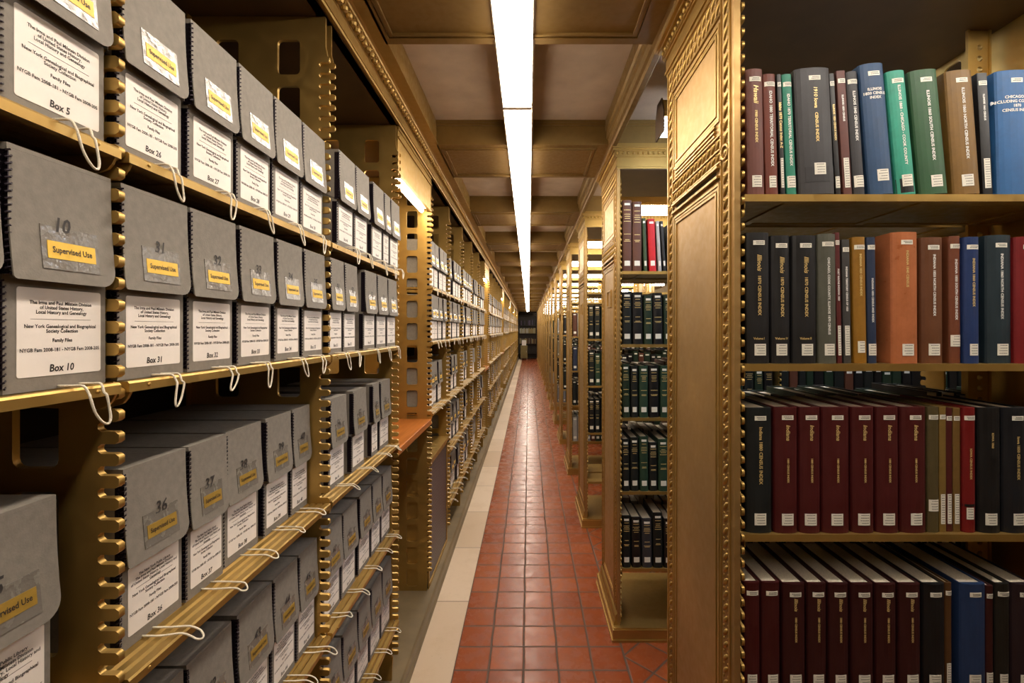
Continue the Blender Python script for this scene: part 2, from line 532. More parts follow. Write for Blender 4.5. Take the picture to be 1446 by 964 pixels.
# ------------------------------------------------------------------ left: uprights
def hole_list(x0, x1, z_top, z_bot):
    hs = []
    zc = EYE + 0.771
    while zc > z_bot + 0.06:
        if zc < z_top - 0.06: hs.append(rrect(x0, x1, zc - 0.049, zc + 0.049, 0.012))
        zc -= 0.1305
    return hs
PZ0, PZ1 = 0.078, EYE + 0.886
def upright_mesh():
    out = [(-0.955, 0.0), (-0.594, 0.0)]
    out += comb_edge(0.10, PZ1 - PZ0 - 0.09, -0.594, XL, 0.0305)
    out += [(-0.576, PZ1 - PZ0 - 0.085), (-0.576, PZ1 - PZ0), (-0.955, PZ1 - PZ0)]
    hs = [[(x, zz - PZ0) for x, zz in h] for h in hole_list(-0.712, -0.648, PZ1, PZ0)] + [[(x, zz - PZ0) for x, zz in h] for h in hole_list(-0.886, -0.822, PZ1, PZ0)]
    return plate_mesh(out, hs, 0.010, 'xz', 0.0, M['gold'])
UP = upright_mesh()
def upper_comb_mesh():
    z0, z1 = EYE + 0.56 - PZ0, PZ1 - PZ0
    out = [(-0.64, z0), (-0.594, z0)] + comb_edge(z0 + 0.004, z1 - 0.09, -0.594, XL, 0.0305) + [(-0.576, z1 - 0.085), (-0.576, z1), (-0.64, z1)]
    return plate_mesh(out, [], 0.006, 'xz', 0.038, M['gold'])
UC = upper_comb_mesh()
wb = MB()
wb.box(-0.644, -0.640, 0.0052, 0.041, EYE + 0.56 - PZ0, PZ1 - PZ0)
wb.box(-0.9588, -0.955, -0.022, 0.022, 0, PZ1 - PZ0)
WEB = wb.mesh('back_flange', M['gold'])
def bay_words(i):
    if i < 2: return ['bay at the left photo edge', 'bay with Box 31'][i]
    if i == 2: return 'bay just before the wooden desk'
    if i < 9: return ORD[i - 4] + ' bay past the wooden desk'
    return ORD[i - 4] + ' bay past the wooden desk'
for i, y in enumerate(POST_Y):
    if y > END_Y - 0.2: break
    t = empty('shelving_upright', (0, y, PZ0))
    obj('comb_plate', UP, t); obj('upper_comb', UC, t); obj('back_flange', WEB, t)
    n = ['behind the viewer at the far left', 'nearest in view, beside Box 31', 'between the two near bays of grey boxes', 'on the near side of the wooden desk', 'on the far side of the wooden desk']
    tag(t, 'gold toothed shelving upright ' + (n[i] if i < 5 else ORD[i - 5] + ' one past the wooden desk pair'), 'shelving upright', 'gold toothed uprights of the left shelving')

# ------------------------------------------------------------------ left: shelves
SHD = 0.36
def left_shelf_mesh(L):
    m = MB()
    m.prism([(-0.5755, -0.015), (-0.560, -0.015), (-0.560, -0.003), (-0.5625, 0.0), (-0.5755, 0.0)], 'y', 0, L)
    x = -0.581
    while x > -0.93:
        m.prism([(x - 0.0188, -0.011), (x, -0.011), (x, -0.005), (x - 0.0035, -0.0003), (x - 0.0145, -0.0003), (x - 0.0188, -0.005)], 'y', 0.0015, L - 0.0015)
        x -= 0.0195
    for yy in (0.12, L / 2, L - 0.13):
        m.box(-0.93, -0.5756, yy - 0.009, yy + 0.009, -0.0145, -0.0111)
    m.blob((-0.5595, 0.035, -0.0075), 0.0018, 0.003, 0.003); m.blob((-0.5595, L - 0.035, -0.0075), 0.0018, 0.003, 0.003)
    return m.mesh('slatted_tray', M['gold'])
def left_bracket_mesh():
    out = [(-0.93, -0.0155), (-0.93, -0.028), (-0.70, -0.032), (-0.62, -0.035), (-0.602, -0.040), (-0.594, -0.040), (-0.588, -0.036), (-0.580, -0.034), (-0.572, -0.031), (-0.566, -0.024), (-0.562, -0.0155)]
    m = MB(); m.prism(out, 'y', -0.002, 0.002)
    return m.mesh('shelf_bracket', M['gold'])
LBR = left_bracket_mesh()
_ls = {}
SHELF_W = ['top', 'second', 'middle', 'fourth', 'lowest']
def left_shelf(i, r):
    y0, y1 = POST_Y[i] + 0.0062, POST_Y[i + 1] - 0.0062
    L = round(y1 - y0 - 0.0005, 4)
    if L not in _ls: _ls[L] = left_shelf_mesh(L)
    t = empty('archive_shelf', (0, y0, SHELF_Z[r]))
    obj('slatted_tray', _ls[L], t)
    obj('shelf_bracket', LBR, t, (0, 0.006, 0)); obj('shelf_bracket', LBR, t, (0, L - 0.006, 0))
    tag(t, 'gold slatted metal shelf, %s one in the %s' % (SHELF_W[r], bay_words(i)), 'shelf', 'slatted shelves of the left shelving')
    return t
for i in range(0, len(POST_Y) - 1):
    if i in GAPS or POST_Y[i + 1] > END_Y - 0.2: continue
    for r in range(5):
        if i == 4 and r >= 3: continue
        left_shelf(i, r)

# ------------------------------------------------------------------ left: archive boxes
BW, BH, BD = 0.133, 0.280, 0.325
def board_rr(y0, y1, z0, z1, rl, rr):
    """outline with rounded lower corners, ccw in (y, z)"""
    p = [(y1, z1), (y0, z1)]
    for i in range(5):
        a = R(180 + 90 * i / 4); p.append((y0 + rl + rl*math.cos(a), z0 + rl + rl*math.sin(a)))
    for i in range(6):
        a = R(270 + 90 * i / 5); p.append((y1 - rr + rr*math.cos(a), z0 + rr + rr*math.sin(a)))
    return p
def box_meshes(wd, label2=False):
    """local frame: front face at x=0 facing +X, centred on y=0, base at z=0"""
    h = wd / 2 - 0.0008
    d = {}
    m = MB()
    m.box(-BD, -0.004, -h + 0.0015, h - 0.0015, 0, BH - 0.006)
    d['body'] = m.mesh('box_body', M['card'])
    # lid: top board, near and far cheeks, hanging front flap that springs away slightly
    m = MB()
    m.box(-BD - 0.001, 0.002, -h, h, BH - 0.005, BH)
    zc = BH * 0.475
    for s in (-1, 1):
        ya, yb = (s*h, s*(h - 0.0012))
        m.prism([(-BD, BH - 0.0052), (-BD, BH*0.80), (-0.05, zc + 0.02), (0.001, zc), (0.002, BH - 0.0052)], 'y', min(ya, yb), max(ya, yb))
    z0, z1 = BH * 0.462, BH - 0.0052
    n = 7
    out_b = board_rr(-h, h, z0, z1, 0.004, 0.022)
    def fx(z, z0=z0, z1=z1):
        t = min(1.2, max(0.0, (z1 - z) / (z1 - z0)))
        return 0.0022 + 0.0085 * t ** 2.0
    # flap as horizontal strips so that it can curve
    zs = [z1 - (z1 - z0 - 0.022) * i / 6 for i in range(7)] + [z0 + 0.022 * (1 - math.sin(math.pi/2 * i / 6)) for i in range(1, 7)]
    rows = []
    for z in zs:
        yl, yr = -h, h
        if z < z0 + 0.004: yl = -h + 0.004 - math.sqrt(max(0, 0.004**2 - (z0 + 0.004 - z)**2))
        if z < z0 + 0.022: yr = h - 0.022 + math.sqrt(max(0, 0.022**2 - (z0 + 0.022 - z)**2))
        rows.append((z, yl, yr))
    vs, fs = [], []
    for z, yl, yr in rows:
        x = fx(z)
        vs += [(x, yl, z), (x, yr, z), (x - 0.0016, yl, z), (x - 0.0016, yr, z)]
    for i in range(len(rows) - 1):
        a, b = 4*i, 4*i + 4
        fs += [(a, b, b+1, a+1), (a+2, a+3, b+3, b+2), (a, a+2, b+2, b), (a+1, b+1, b+3, a+3)]
    e = 4 * (len(rows) - 1)
    fs += [(e, e+2, e+3, e+1), (0, 1, 3, 2)]
    m.add(vs, fs)
    d['flap'] = m.mesh('lid_flap', M['card'])
    # wire stitching along the near front corner (coil wrapped round the edge) and a row on the cheek
    m = MB()
    for za, zb, x0 in ((0.006, BH*0.455, -0.004), (BH*0.48, BH - 0.008, 0.003)):
        n = int((zb - za) / 0.0074)
        path = []
        for i in range(n * 5 + 1):
            a = 2 * math.pi * i / 5
            path.append((x0 + 0.0034*math.cos(a) - 0.001, -h + 0.0036*math.sin(a) + 0.001, za + (zb - za) * i / (n*5)))
        m.tube(path, 0.0012, 4)
        path = []
        for i in range(n * 4 + 1):
            a = 2 * math.pi * i / 4
            path.append((x0 - 0.0095 + 0.0026*math.cos(a), -h + 0.0004, za + 0.0026*math.sin(a) + (zb - za) * i / (n*4)))
        m.tube(path, 0.0010, 3)
        m.box(x0 - 0.0135, x0 + 0.0002, -h - 0.0001, -h + 0.0012, za, zb)
    d['stitch'] = m.mesh('corner_stitching', M['wire'])
    # paper label
    lw, z0, z1 = wd * 0.80, BH * 0.060, BH * 0.435
    cy = 0.003
    m = MB()
    m.prism(rrect(cy - lw/2, cy + lw/2, z0, z1, 0.003), 'x', -0.0042, -0.0034)
    d['paper'] = m.mesh('paper_label', M['paper'])
    ls = lw / 0.106
    top = (['The New York Public Library', 'The Irma and Paul Milstein Division', 'of United States History, Local History and', 'Genealogy'] if label2 else
           ['The Irma and Paul Milstein Division', 'of United States History,', 'Local History and Genealogy'])
    body = '\n'.join(top) + '\n\n' + ('' if label2 else '\n') + 'New York Genealogical and Biographical\nSociety Collection\n\nFamily Files\n\nNYGB Fam 2008-181 - NYGB Fam 2008-205'
    tm = text_mesh(body, 0.0061, 'yz', 0.00013, 0, 0.90 * ls, 'CENTER', 0.93)
    tm.materials.append(M['ink'])
    zc = (z0 + z1) / 2 + 0.007
    for v in tm.vertices: v.co.x += -0.0031; v.co.y += cy; v.co.z += zc
    d['print'] = tm
    m = MB()
    zr = zc + (0.0085 if not label2 else 0.0085)
    m.box(-0.0034, -0.0031, cy - lw*0.36, cy + lw*0.36, zr, zr + 0.0003)
    d['rule'] = m.mesh('printed_rule', M['ink'])
    # tape patch and sticker on the flap
    zt = BH * 0.625
    def fl(z): return fx(z)
    def patch(y0, y1, z0, z1, dx, name, mat):
        m = MB(); vs = []
        k = 4
        for i in range(k + 1):
            z = z0 + (z1 - z0) * i / k
            vs += [(fl(z) + dx, y0, z), (fl(z) + dx, y1, z), (fl(z) + 0.0001, y0, z), (fl(z) + 0.0001, y1, z)]
        fs = []
        for i in range(k):
            a, b = 4*i, 4*i + 4
            fs += [(a, a+1, b+1, b), (a+2, b+2, b+3, a+3), (a, b, b+2, a+2), (a+1, a+3, b+3, b+1)]
        fs += [(0, 2, 3, 1), (4*k, 4*k+1, 4*k+3, 4*k+2)]
        m.add(vs, fs)
        return m.mesh(name, mat)
    d['tape'] = patch(-wd*0.25, wd*0.31, zt - 0.030, zt + 0.022, 0.0010, 'clear_tape', M['tape'])
    d['sticker'] = patch(-wd*0.20, wd*0.27, zt - 0.017, zt + 0.004, 0.0016, 'yellow_sticker', M['yellow_dull' if label2 else 'yellow'])
    tm = text_mesh('Supervised Use', 0.0104, 'yz', 0.0002, 0, 0.80 * wd / 0.133, 'CENTER')
    tm.materials.append(M['ink'])
    for v in tm.vertices:
        zz = v.co.z + zt - 0.0065
        v.co = (fl(zz) + 0.0020, v.co.y + wd*0.035, zz)
    d['super'] = tm
    d['fl'] = fl; d['zt'] = zt; d['zlab'] = z0
    return d
BOXM = {}
def get_box(wd, l2):
    k = (round(wd, 3), l2)
    if k not in BOXM: BOXM[k] = box_meshes(*k)
    return BOXM[k]
# pull cords: hanging loop (rows 1, 2) and drooping loop lying on a wider shelf edge (lower rows)
def cord_mesh(kind, seed):
    rr = random.Random(seed)
    g = rr.uniform(0.016, 0.028); drop = rr.uniform(0.024, 0.050); sk = rr.uniform(-0.012, 0.018)
    f = 0.028 if kind == 'hang' else (0.058 if kind == 'flat' else 0.046)      # front of shelf edge from box face
    pts = []
    if kind == 'hang':
        a = [(-0.004, -g/2, 0.0028), (f*0.5, -g/2, 0.0030), (f*0.95, -g/2 + 0.002, 0.0026), (f + 0.004, -g/2 + 0.004, -0.008)]
        n = 8
        b = []
        for i in range(n + 1):
            t = math.pi * i / n
            b.append((f + 0.006 + 0.002*math.sin(t), -g*0.42*math.cos(t) + sk*math.sin(t), -0.012 - (drop - 0.012) * math.sin(t) ** 0.8))
        e = [(f + 0.004, g/2 - 0.003, -0.008), (f*0.95, g/2 - 0.001, 0.0026), (f*0.5, g/2, 0.0030), (-0.004, g/2, 0.0028)]
        pts = a + b + e
    else:
        L = f + rr.uniform(0.0, 0.012)
        pts = [(-0.004, -g/2, 0.0028), (L*0.4, -g*0.52, 0.0030), (L*0.8, -g*0.45 + sk*0.5, 0.0030)]
        for i in range(9):
            t = -math.pi/2 + math.pi * i / 8
            xx = L + 0.011*math.cos(t)
            zz = 0.0032 if xx < f + 0.001 else 0.0032 - (xx - f) * 0.75
            pts.append((xx, g*0.42*math.sin(t) + sk, zz))
        pts += [(L*0.8, g*0.40 + sk*0.5, 0.0030), (L*0.4, g*0.5, 0.0030), (-0.004, g/2, 0.0028)]
    # smooth
    sm = []
    P = [Vector(p) for p in pts]
    for i in range(len(P) - 1):
        p0, p1, p2, p3 = P[max(0, i-1)], P[i], P[i+1], P[min(len(P)-1, i+2)]
        for q in range(3):
            t = q / 3
            sm.append(0.5 * ((2*p1) + (-p0+p2)*t + (2*p0-5*p1+4*p2-p3)*t*t + (-p0+3*p1-3*p2+p3)*t**3))
    sm.append(P[-1])
    m = MB(); m.tube(sm, 0.0016, 6)
    return m.mesh('pull_cord', M['cord'], True)
CORDS = {'hang': [cord_mesh('hang', s) for s in (1, 2, 5, 8, 11)], 'flat': [cord_mesh('flat', s) for s in (3, 4, 6, 9)], 'mid': [cord_mesh('mid', s) for s in (12, 14, 16)]}
_hand = {}
def hand(s, size, kind):
    k = (s, size)
    if k not in _hand:
        me = text_mesh(s, size, 'yz', 0.0005 if kind == 'pencil' else 0.0003, 0.12, 0.86)
        me.materials.append(M['pencil' if kind == 'pencil' else 'ink'])
        _hand[k] = me
    return _hand[k]
rb = random.Random(21)
def archive_box(xf, y0, y1, zs, row, label, number=None, boxno=None, full=True, l2=False, lean=0.0, yaw=0.0, cord=None):
    wd = round(min(0.136, max(0.07, y1 - y0)), 3)
    # a few standard widths so the meshes are shared
    wd = round(round(wd / 0.004) * 0.004, 3)
    if wd > y1 - y0: wd = round(wd - 0.004, 3)
    d = get_box(wd, l2)
    t = empty('archive_box', (xf, (y0 + y1) / 2, zs + 0.0003))
    t.rotation_euler = (0, lean, yaw)
    b = obj('box_body', d['body'], t)
    obj('corner_stitching', d['stitch'], b)
    f = obj('lid_flap', d['flap'], t)
    if full:
        obj('clear_tape', d['tape'], f)
        obj('yellow_sticker', d['sticker'], f)
        obj('sticker_text', d['super'], f)
    if number:
        nm = hand(number, 0.030 if l2 else 0.025, 'pencil')
        zn = d['zt'] + 0.0165 + 0.007
        obj('written_number', nm, f, (d['fl'](zn) + 0.0015, rb.uniform(-0.012, 0.004), zn))
    p = obj('paper_label', d['paper'], t)
    if full:
        obj('printed_text', d['print'], p)
        obj('printed_rule', d['rule'], p)
    if boxno:
        obj('written_box_number', hand('Box ' + boxno, 0.0125, 'ink'), p, (-0.0030, 0.002, d['zlab'] + 0.0085))
    kind = cord or ('hang' if row < 2 else 'mid')
    cm = rb.choice(CORDS[kind])
    if row < 2 or full or rb.random() < 0.8:
        cc = obj('pull_cord', cm, t, (0, rb.uniform(-0.012, 0.012), 0))
        if rb.random() < 0.5: cc.scale = (1, -1, 1)
    tag(t, label, 'archive box', 'grey archive boxes on the left shelves')
    return t

XB = {0: -0.578, 1: -0.578, 2: -0.612, 3: -0.600, 4: -0.600}
rowname = ['top', 'second', 'middle', 'fourth', 'lowest']
# bay 0
archive_box(-0.578, 0.519, 0.653, SHELF_Z[0], 0, 'grey archive box labelled Box 5 on the top shelf at far left', None, '5', cord='hang')
archive_box(-0.578, 0.522, 0.655, SHELF_Z[1], 1, 'grey archive box numbered 10 over a yellow sticker, second shelf at far left', '10', '10')
archive_box(-0.578, 0.383, 0.517, SHELF_Z[1], 1, 'grey archive box cut by the left photo edge beside box 10', '9', '9')
archive_box(-0.578, 0.380, 0.513, SHELF_Z[0], 0, 'grey archive box left of Box 5, mostly outside the frame', None, '4')
archive_box(-0.606, 0.475, 0.607, SHELF_Z[2], 2, 'shadowed grey archive box numbered 5 on the middle shelf at far left', '5', '15', cord='flat', l2=True)
archive_box(-0.606, 0.338, 0.470, SHELF_Z[2], 2, 'shadowed grey archive box at the left photo edge, middle shelf', '4', '14', cord='flat', l2=True)
# bay 1
B1 = {0: [(.668, .797, None, '26'), (.806, .937, None, '27'), (.941, 1.070, None, '28'), (1.073, 1.204, None, '29'), (1.207, 1.342, None, '30')],
      1: [(.669, .801, '31', '31'), (.804, .935, '32', '32'), (.942, 1.073, '33', '33'), (1.080, 1.208, '34', '34'), (1.213, 1.341, '35', '35')],
      2: [(.712, .845, '36', '36'), (.848, .960, '37', '37'), (.967, 1.095, '38', '38'), (1.112, 1.234, '39', '39'), (1.237, 1.341, '40', '40')],
      3: [(.690, .822, '41', '41'), (.826, .957, '42', '42'), (.972, 1.104, '43', '43'), (1.108, 1.228, '44', '44'), (1.231, 1.341, '45', '45')]}
for r, lst in B1.items():
    for j, (a, b, num, bn) in enumerate(lst):
        lab = 'grey archive box %s, %s shelf just past box 10' % ('marked Box ' + bn if r < 3 else '%s from the near end' % ORD[j], rowname[r])
        if r == 0: lab = 'grey archive box with glossy tape, %s from the near end on the top shelf before box 10 bay ends' % ORD[j] if j else 'grey archive box marked Box 26, first past the toothed post on the top shelf'
        if r == 0 and j: lab = 'grey archive box on the top shelf, %s to the right of Box 26' % ORD[j - 1]
        archive_box(XB[r] - (0.008 if r == 2 and j > 1 else 0), a, b, SHELF_Z[r], r, lab, num, bn, l2=(r >= 2), yaw=rb.uniform(-0.008, 0.008), cord=('flat' if r >= 2 else 'hang'))
# bay 2 (the bay before the desk)
B2 = {0: [(1.392, 1.524), (1.528, 1.658), (1.695, 1.826), (1.830, 1.912), (1.918, 2.048)],
      1: [(1.361, 1.463), (1.467, 1.577), (1.645, 1.777), (1.782, 1.914), (1.918, 2.048)],
      2: [(1.425, 1.557), (1.612, 1.745), (1.815, 1.895), (1.912, 2.044)],
      3: [(1.375, 1.508), (1.512, 1.642), (1.662, 1.790), (1.796, 1.916), (1.920, 2.050)],
      4: [(1.372, 1.504), (1.510, 1.642), (1.648, 1.776), (1.784, 1.914), (1.918, 2.050)]}
nn = 46
for r, lst in B2.items():
    for j, (a, b) in enumerate(lst):
        archive_box([-0.560, -0.572, -0.600, -0.596, -0.596][r], a, b, SHELF_Z[r], r,
                    'grey archive box, %s on the %s shelf of the bay just before the desk' % (ORD[j], rowname[r]),
                    str(nn) if r > 0 else None, str(nn), l2=(r >= 2), cord='mid' if r >= 2 else 'hang', yaw=rb.uniform(-0.004, 0.004))
        nn += 1
# farther bays
far = MB()
n_ind = 6 + 20 + sum(len(v) for v in B2.values())
for i in range(4, len(POST_Y) - 1):
    if i in GAPS or POST_Y[i + 1] > END_Y - 0.2: continue
    for r in range(5):
        if i == 4 and r >= 3: continue
        y = POST_Y[i] + 0.009
        end = POST_Y[i + 1] - 0.007
        j = 0
        while y + 0.118 < end:
            wd = rb.choice([0.124, 0.132, 0.132, 0.132])
            if y + wd > end: break
            if rb.random() < (0.10 if r < 2 else 0.22):
                y += wd * 0.6; continue
            xf = XB[r] + rb.uniform(-0.006, 0.004)
            if r >= 2 and rb.random() < 0.3: xf -= 0.01
            if n_ind < 292:
                archive_box(xf, y, y + wd, SHELF_Z[r], r, 'grey archive box, %s on the %s shelf, %s' % (ORD[j], rowname[r], bay_words(i)),
                            str(rb.randint(50, 400)) if i < 6 else None, None, full=(i < 7), yaw=rb.uniform(-0.006, 0.006), cord='flat' if r >= 2 else 'hang')
                n_ind += 1
            else:
                far.box(xf - BD, xf - 0.003, y + 0.001, y + wd - 0.001, SHELF_Z[r] + 0.0005, SHELF_Z[r] + BH - 0.004, 0)
                far.box(xf - 0.0029, xf + 0.003, y + 0.001, y + wd - 0.001, SHELF_Z[r] + BH*0.47, SHELF_Z[r] + BH - 0.002, 0)
                far.box(xf - 0.0029, xf - 0.002, y + 0.014, y + wd - 0.014, SHELF_Z[r] + 0.018, SHELF_Z[r] + 0.12, 1)
                far.box(xf + 0.0031, xf + 0.0036, y + 0.045, y + wd - 0.035, SHELF_Z[r] + 0.16, SHELF_Z[r] + 0.178, 2)
            y += wd + rb.uniform(0.002, 0.006)
            j += 1
o = far.build('distant_archive_boxes', [M['card'], M['paper'], M['yellow']])
tag(o, 'distant mass of grey archive boxes at the far end of the left shelving', 'archive boxes'); o['kind'] = 'stuff'

# ------------------------------------------------------------------ left: desk bays
for gi, i in enumerate(GAPS):
    if POST_Y[i + 1] > END_Y - 0.2: break
    y0, y1 = POST_Y[i] + 0.006, POST_Y[i + 1] - 0.006
    L = y1 - y0
    wh = 'nearest one in view' if gi == 0 else '%s one down the aisle' % ORD[gi]
    t = empty('desk_shelf', (0, y0, 1.046))
    o = MB().box(-0.952, -0.566, 0, L, 0.002, 0.034).build('desk_top', M['wood'], t); bevel(o, 0.004)
    MB().box(-0.94, -0.60, 0.0, 0.014, -0.03, 0.0016).build('support_cleat', M['gold'], t)
    MB().box(-0.94, -0.60, L - 0.014, L, -0.03, 0.0016).build('support_cleat', M['gold'], t)
    tag(t, 'orange wooden desk board set between two gold posts, ' + wh, 'desk', 'wooden desk boards in the left shelving')
    t = empty('header_panel', (0, y0, EYE + 0.684))
    m = MB(); m.box(-0.578, -0.570, 0, L, 0, 0.202); o = m.build('panel_face', M['gold'], t)
    m = MB(); m.box(-0.5698, -0.564, 0, L, 0.150, 0.158); m.box(-0.5698, -0.566, 0, L, 0.0, 0.008); m.box(-0.5698, -0.566, 0, L, 0.188, 0.201)
    m.build('panel_moulding', M['gold'], t)
    tag(t, 'plain gold header panel above the wooden desk, ' + wh, 'panel', 'gold header panels in the left shelving')
    t = empty('bay_lamp', (-0.61, y0 + 0.06, EYE + 0.684))
    m = MB(); m.tube([(0, 0, -0.006), (0, L - 0.12, -0.006)], 0.012, 10); m.build('lamp_tube', M['baytube'], t, True)
    MB().box(-0.024, 0.024, -0.01, L - 0.11, 0.0065, 0.024).build('lamp_housing', M['lamp_metal'], t)
    tag(t, 'short glowing tube lamp under the gold header panel, ' + wh, 'lamp', 'tube lamps over the desk boards')
# back boards that close the desk bays
    t = MB().box(-0.966, -0.961, y0 - 0.0, y1, 0.10, EYE + 0.88).build('back_board', M['gold'])
    tag(t, 'gold sheet metal back board behind the wooden desk, ' + wh, 'board', 'gold back boards of the desk bays')
# mesh fronted enclosure in the first bay beyond the desk
y0, y1 = POST_Y[4] + 0.008, POST_Y[5] - 0.008
t = empty('radiator_enclosure', (0, y0, 0.078))
L = y1 - y0
MB().box(-0.93, -0.573, 0, L, 0.735, 0.757).build('cover_top', M['gold'], t)
m = MB(); m.box(-0.93, -0.60, 0, 0.004, 0, 0.7349); m.box(-0.93, -0.60, L - 0.004, L, 0, 0.7349); m.box(-0.93, -0.926, 0.0041, L - 0.0041, 0, 0.7349)
m.build('side_panels', M['gold'], t)
m = MB(); m.box(-0.594, -0.590, 0.02, L - 0.02, 0.02, 0.7349); m.build('wire_screen', M['screen'], t)
m = MB(); m.box(-0.5899, -0.584, 0.004, 0.02, 0.0, 0.734); m.box(-0.5899, -0.584, L - 0.02, L - 0.004, 0, 0.734); m.box(-0.5899, -0.584, 0.02, L - 0.02, 0, 0.02); m.box(-0.5899, -0.584, 0.02, L - 0.02, 0.712, 0.734)
m.build('screen_frame', M['gold'], t)
tag(t, 'low gold enclosure with a dark wire mesh front just beyond the wooden desk', 'enclosure')

# ------------------------------------------------------------------ right: book stacks
def rope(m, a, b, x, kind='v', rz=0.0145, fixed=0.0):
    """carved running ornament on the panel face (faces -X). kind v: vertical at y=fixed from z=a to b; h: horizontal at z=fixed from y=a to b"""
    p = 0.0295
    n = int(round((b - a) / p))
    p = (b - a) / n
    rot = Matrix.Rotation(R(42), 3, 'X')
    for i in range(n):
        t = a + (i + 0.5) * p
        cpos = (x, fixed, t) if kind == 'v' else (x, t, fixed)
        m.blob(cpos, 0.0065, 0.0060, 0.0165, rot, 6, 4)
        for s in (-1, 1):
            q = (x + 0.001, fixed + s*0.0115, t + s*p*0.32) if kind == 'v' else (x + 0.001, t + s*p*0.32, fixed + s*0.0105)
            m.blob(q, 0.004, 0.0042, 0.0042, None, 5, 3)
def frame(m, x, y0, y1, z0, z1, wd, hh):
    m.box(x - hh, x, y0, y0 + wd, z0, z1); m.box(x - hh, x, y1 - wd, y1, z0, z1)
    m.box(x - hh, x, y0 + wd, y1 - wd, z0, z0 + wd); m.box(x - hh, x, y0 + wd, y1 - wd, z1 - wd, z1)
def make_stack(bays):
    """local frame: origin at (XR, Yk, 0): x right, y deeper"""
    t = empty('book_stack', (XR, STACK0, 0))
    D = SDEP
    XE = 0.024 + 0.826 * bays
    HZ = EYE + 0.832
    m = MB()
    m.box(0.0, 0.014, 0.0, D, 0.0, HZ - 0.0005)
    ep = m.build('end_panel', M['gold_field'], t)
    # mouldings of the fields
    m = MB()
    zf0, zf1 = 0.17, EYE + 0.352
    for (za, zb) in ((zf0, zf1), (EYE + 0.50, EYE + 0.735)):
        frame(m, 0, 0.078, D - 0.078, za, zb, 0.006, 0.0035)
        frame(m, 0, 0.087, D - 0.087, za + 0.009, zb - 0.009, 0.005, 0.0018)
        frame(m, 0, 0.096, D - 0.096, za + 0.018, zb - 0.018, 0.006, 0.0035)
    for zz in (0.470, 0.481, 0.492): m.box(-0.006, 0, 0.10, D - 0.10, EYE + zz, EYE + zz + 0.004)
    m.box(-0.010, 0, 0.074, D - 0.074, EYE + 0.362, EYE + 0.368); m.box(-0.010, 0, 0.074, D - 0.074, EYE + 0.386, EYE + 0.392)
    for yy in (0.016, 0.0195, 0.066, D - 0.070, D - 0.0225, D - 0.018): m.box(-0.004, 0, yy, yy + 0.003, 0.14, EYE + 0.83)
    for zz in (0.398, 0.428, 0.462, 0.748, 0.752, 0.824): m.box(-0.005, 0, 0.07, D - 0.07, EYE + zz, EYE + zz + 0.003)
    m.build('field_moulding', M['gold'], ep)
    m = MB()
    m.box(-0.0004, 0, 0.10, D - 0.10, EYE + 0.3685, EYE + 0.3855)
    m.build('slot_shade', M['dark_wall'], ep)  # flat dark strip standing in for the shade inside the recessed slot
    m = MB()
    rope(m, 0.15, EYE + 0.395, 0.0, 'v', fixed=0.043); rope(m, EYE + 0.430, EYE + 0.825, 0.0, 'v', fixed=0.043)
    rope(m, 0.15, EYE + 0.395, 0.0, 'v', fixed=D - 0.043); rope(m, EYE + 0.430, EYE + 0.825, 0.0, 'v', fixed=D - 0.043)
    rope(m, 0.072, D - 0.072, 0.0, 'h', fixed=EYE + 0.4125); rope(m, 0.072, D - 0.072, 0.0, 'h', fixed=EYE + 0.445)
    rope(m, 0.072, D - 0.072, 0.0, 'h', fixed=EYE + 0.775); rope(m, 0.072, D - 0.072, 0.0, 'h', fixed=EYE + 0.805)
    for yy in (0.043, D - 0.043):
        pts = [(-0.002, yy + 0.019*math.cos(a*math.pi/8), EYE + 0.4125 + 0.016*math.sin(a*math.pi/8)) for a in range(16)]
        m.tube(pts, 0.0045, 6, 0, True)
        m.blob((-0.001, yy, EYE + 0.4125), 0.004, 0.009, 0.008, None, 8, 4)
    m.build('carved_ornament', M['gold'], ep, True)
    # plinth
    m = MB()
    for p, z0, z1 in ((0.034, 0.0, 0.012), (0.028, 0.012, 0.060), (0.022, 0.060, 0.068)):
        m.box(-p, XE, -p, D + p, z0, z1)
    o = m.build('plinth', M['gold'], t)
    m = MB()
    m.prism([(-0.020, 0.0682), (-0.018, 0.085), (-0.012, 0.092), (-0.012, 0.112), (-0.007, 0.122), (-0.0001, 0.128), (-0.0001, 0.0682)], 'y', 0.0, D)
    m.build('base_moulding', M['gold'], t)
    # header and cornice round the top
    m = MB()
    for p, z0, z1 in ((0.002, 0.832, 0.842), (0.007, 0.842, 0.850), (0.003, 0.850, 0.890), (0.009, 0.890, 0.897), (0.013, 0.897, 0.921), (0.024, 0.921, 0.930), (0.034, 0.930, 0.945), (0.030, 0.945, 0.953)):
        m.box(-p, XE, -p, D + p, EYE + z0, EYE + z1)
    co = m.build('cornice', M['gold'], t)
    m = MB()
    x = 0.0
    while x < min(XE, 1.2):
        m.blob((x, -0.014, EYE + 0.909), 0.0085, 0.008, 0.0095, None, 7, 4); x += 0.0265
    y = 0.0
    while y < D:
        m.blob((-0.014, y, EYE + 0.909), 0.008, 0.0085, 0.0095, None, 7, 4); y += 0.0265
    m.build('bead_row', M['gold'], co, True)
    # uprights: plates across the depth with toothed edges, at each bay line
    m = MB(); m.box(0.0145, XE - 0.002, 0.004, D - 0.004, HZ - 0.0030, HZ - 0.0002); m.build('soffit_board', M['deck'], t)
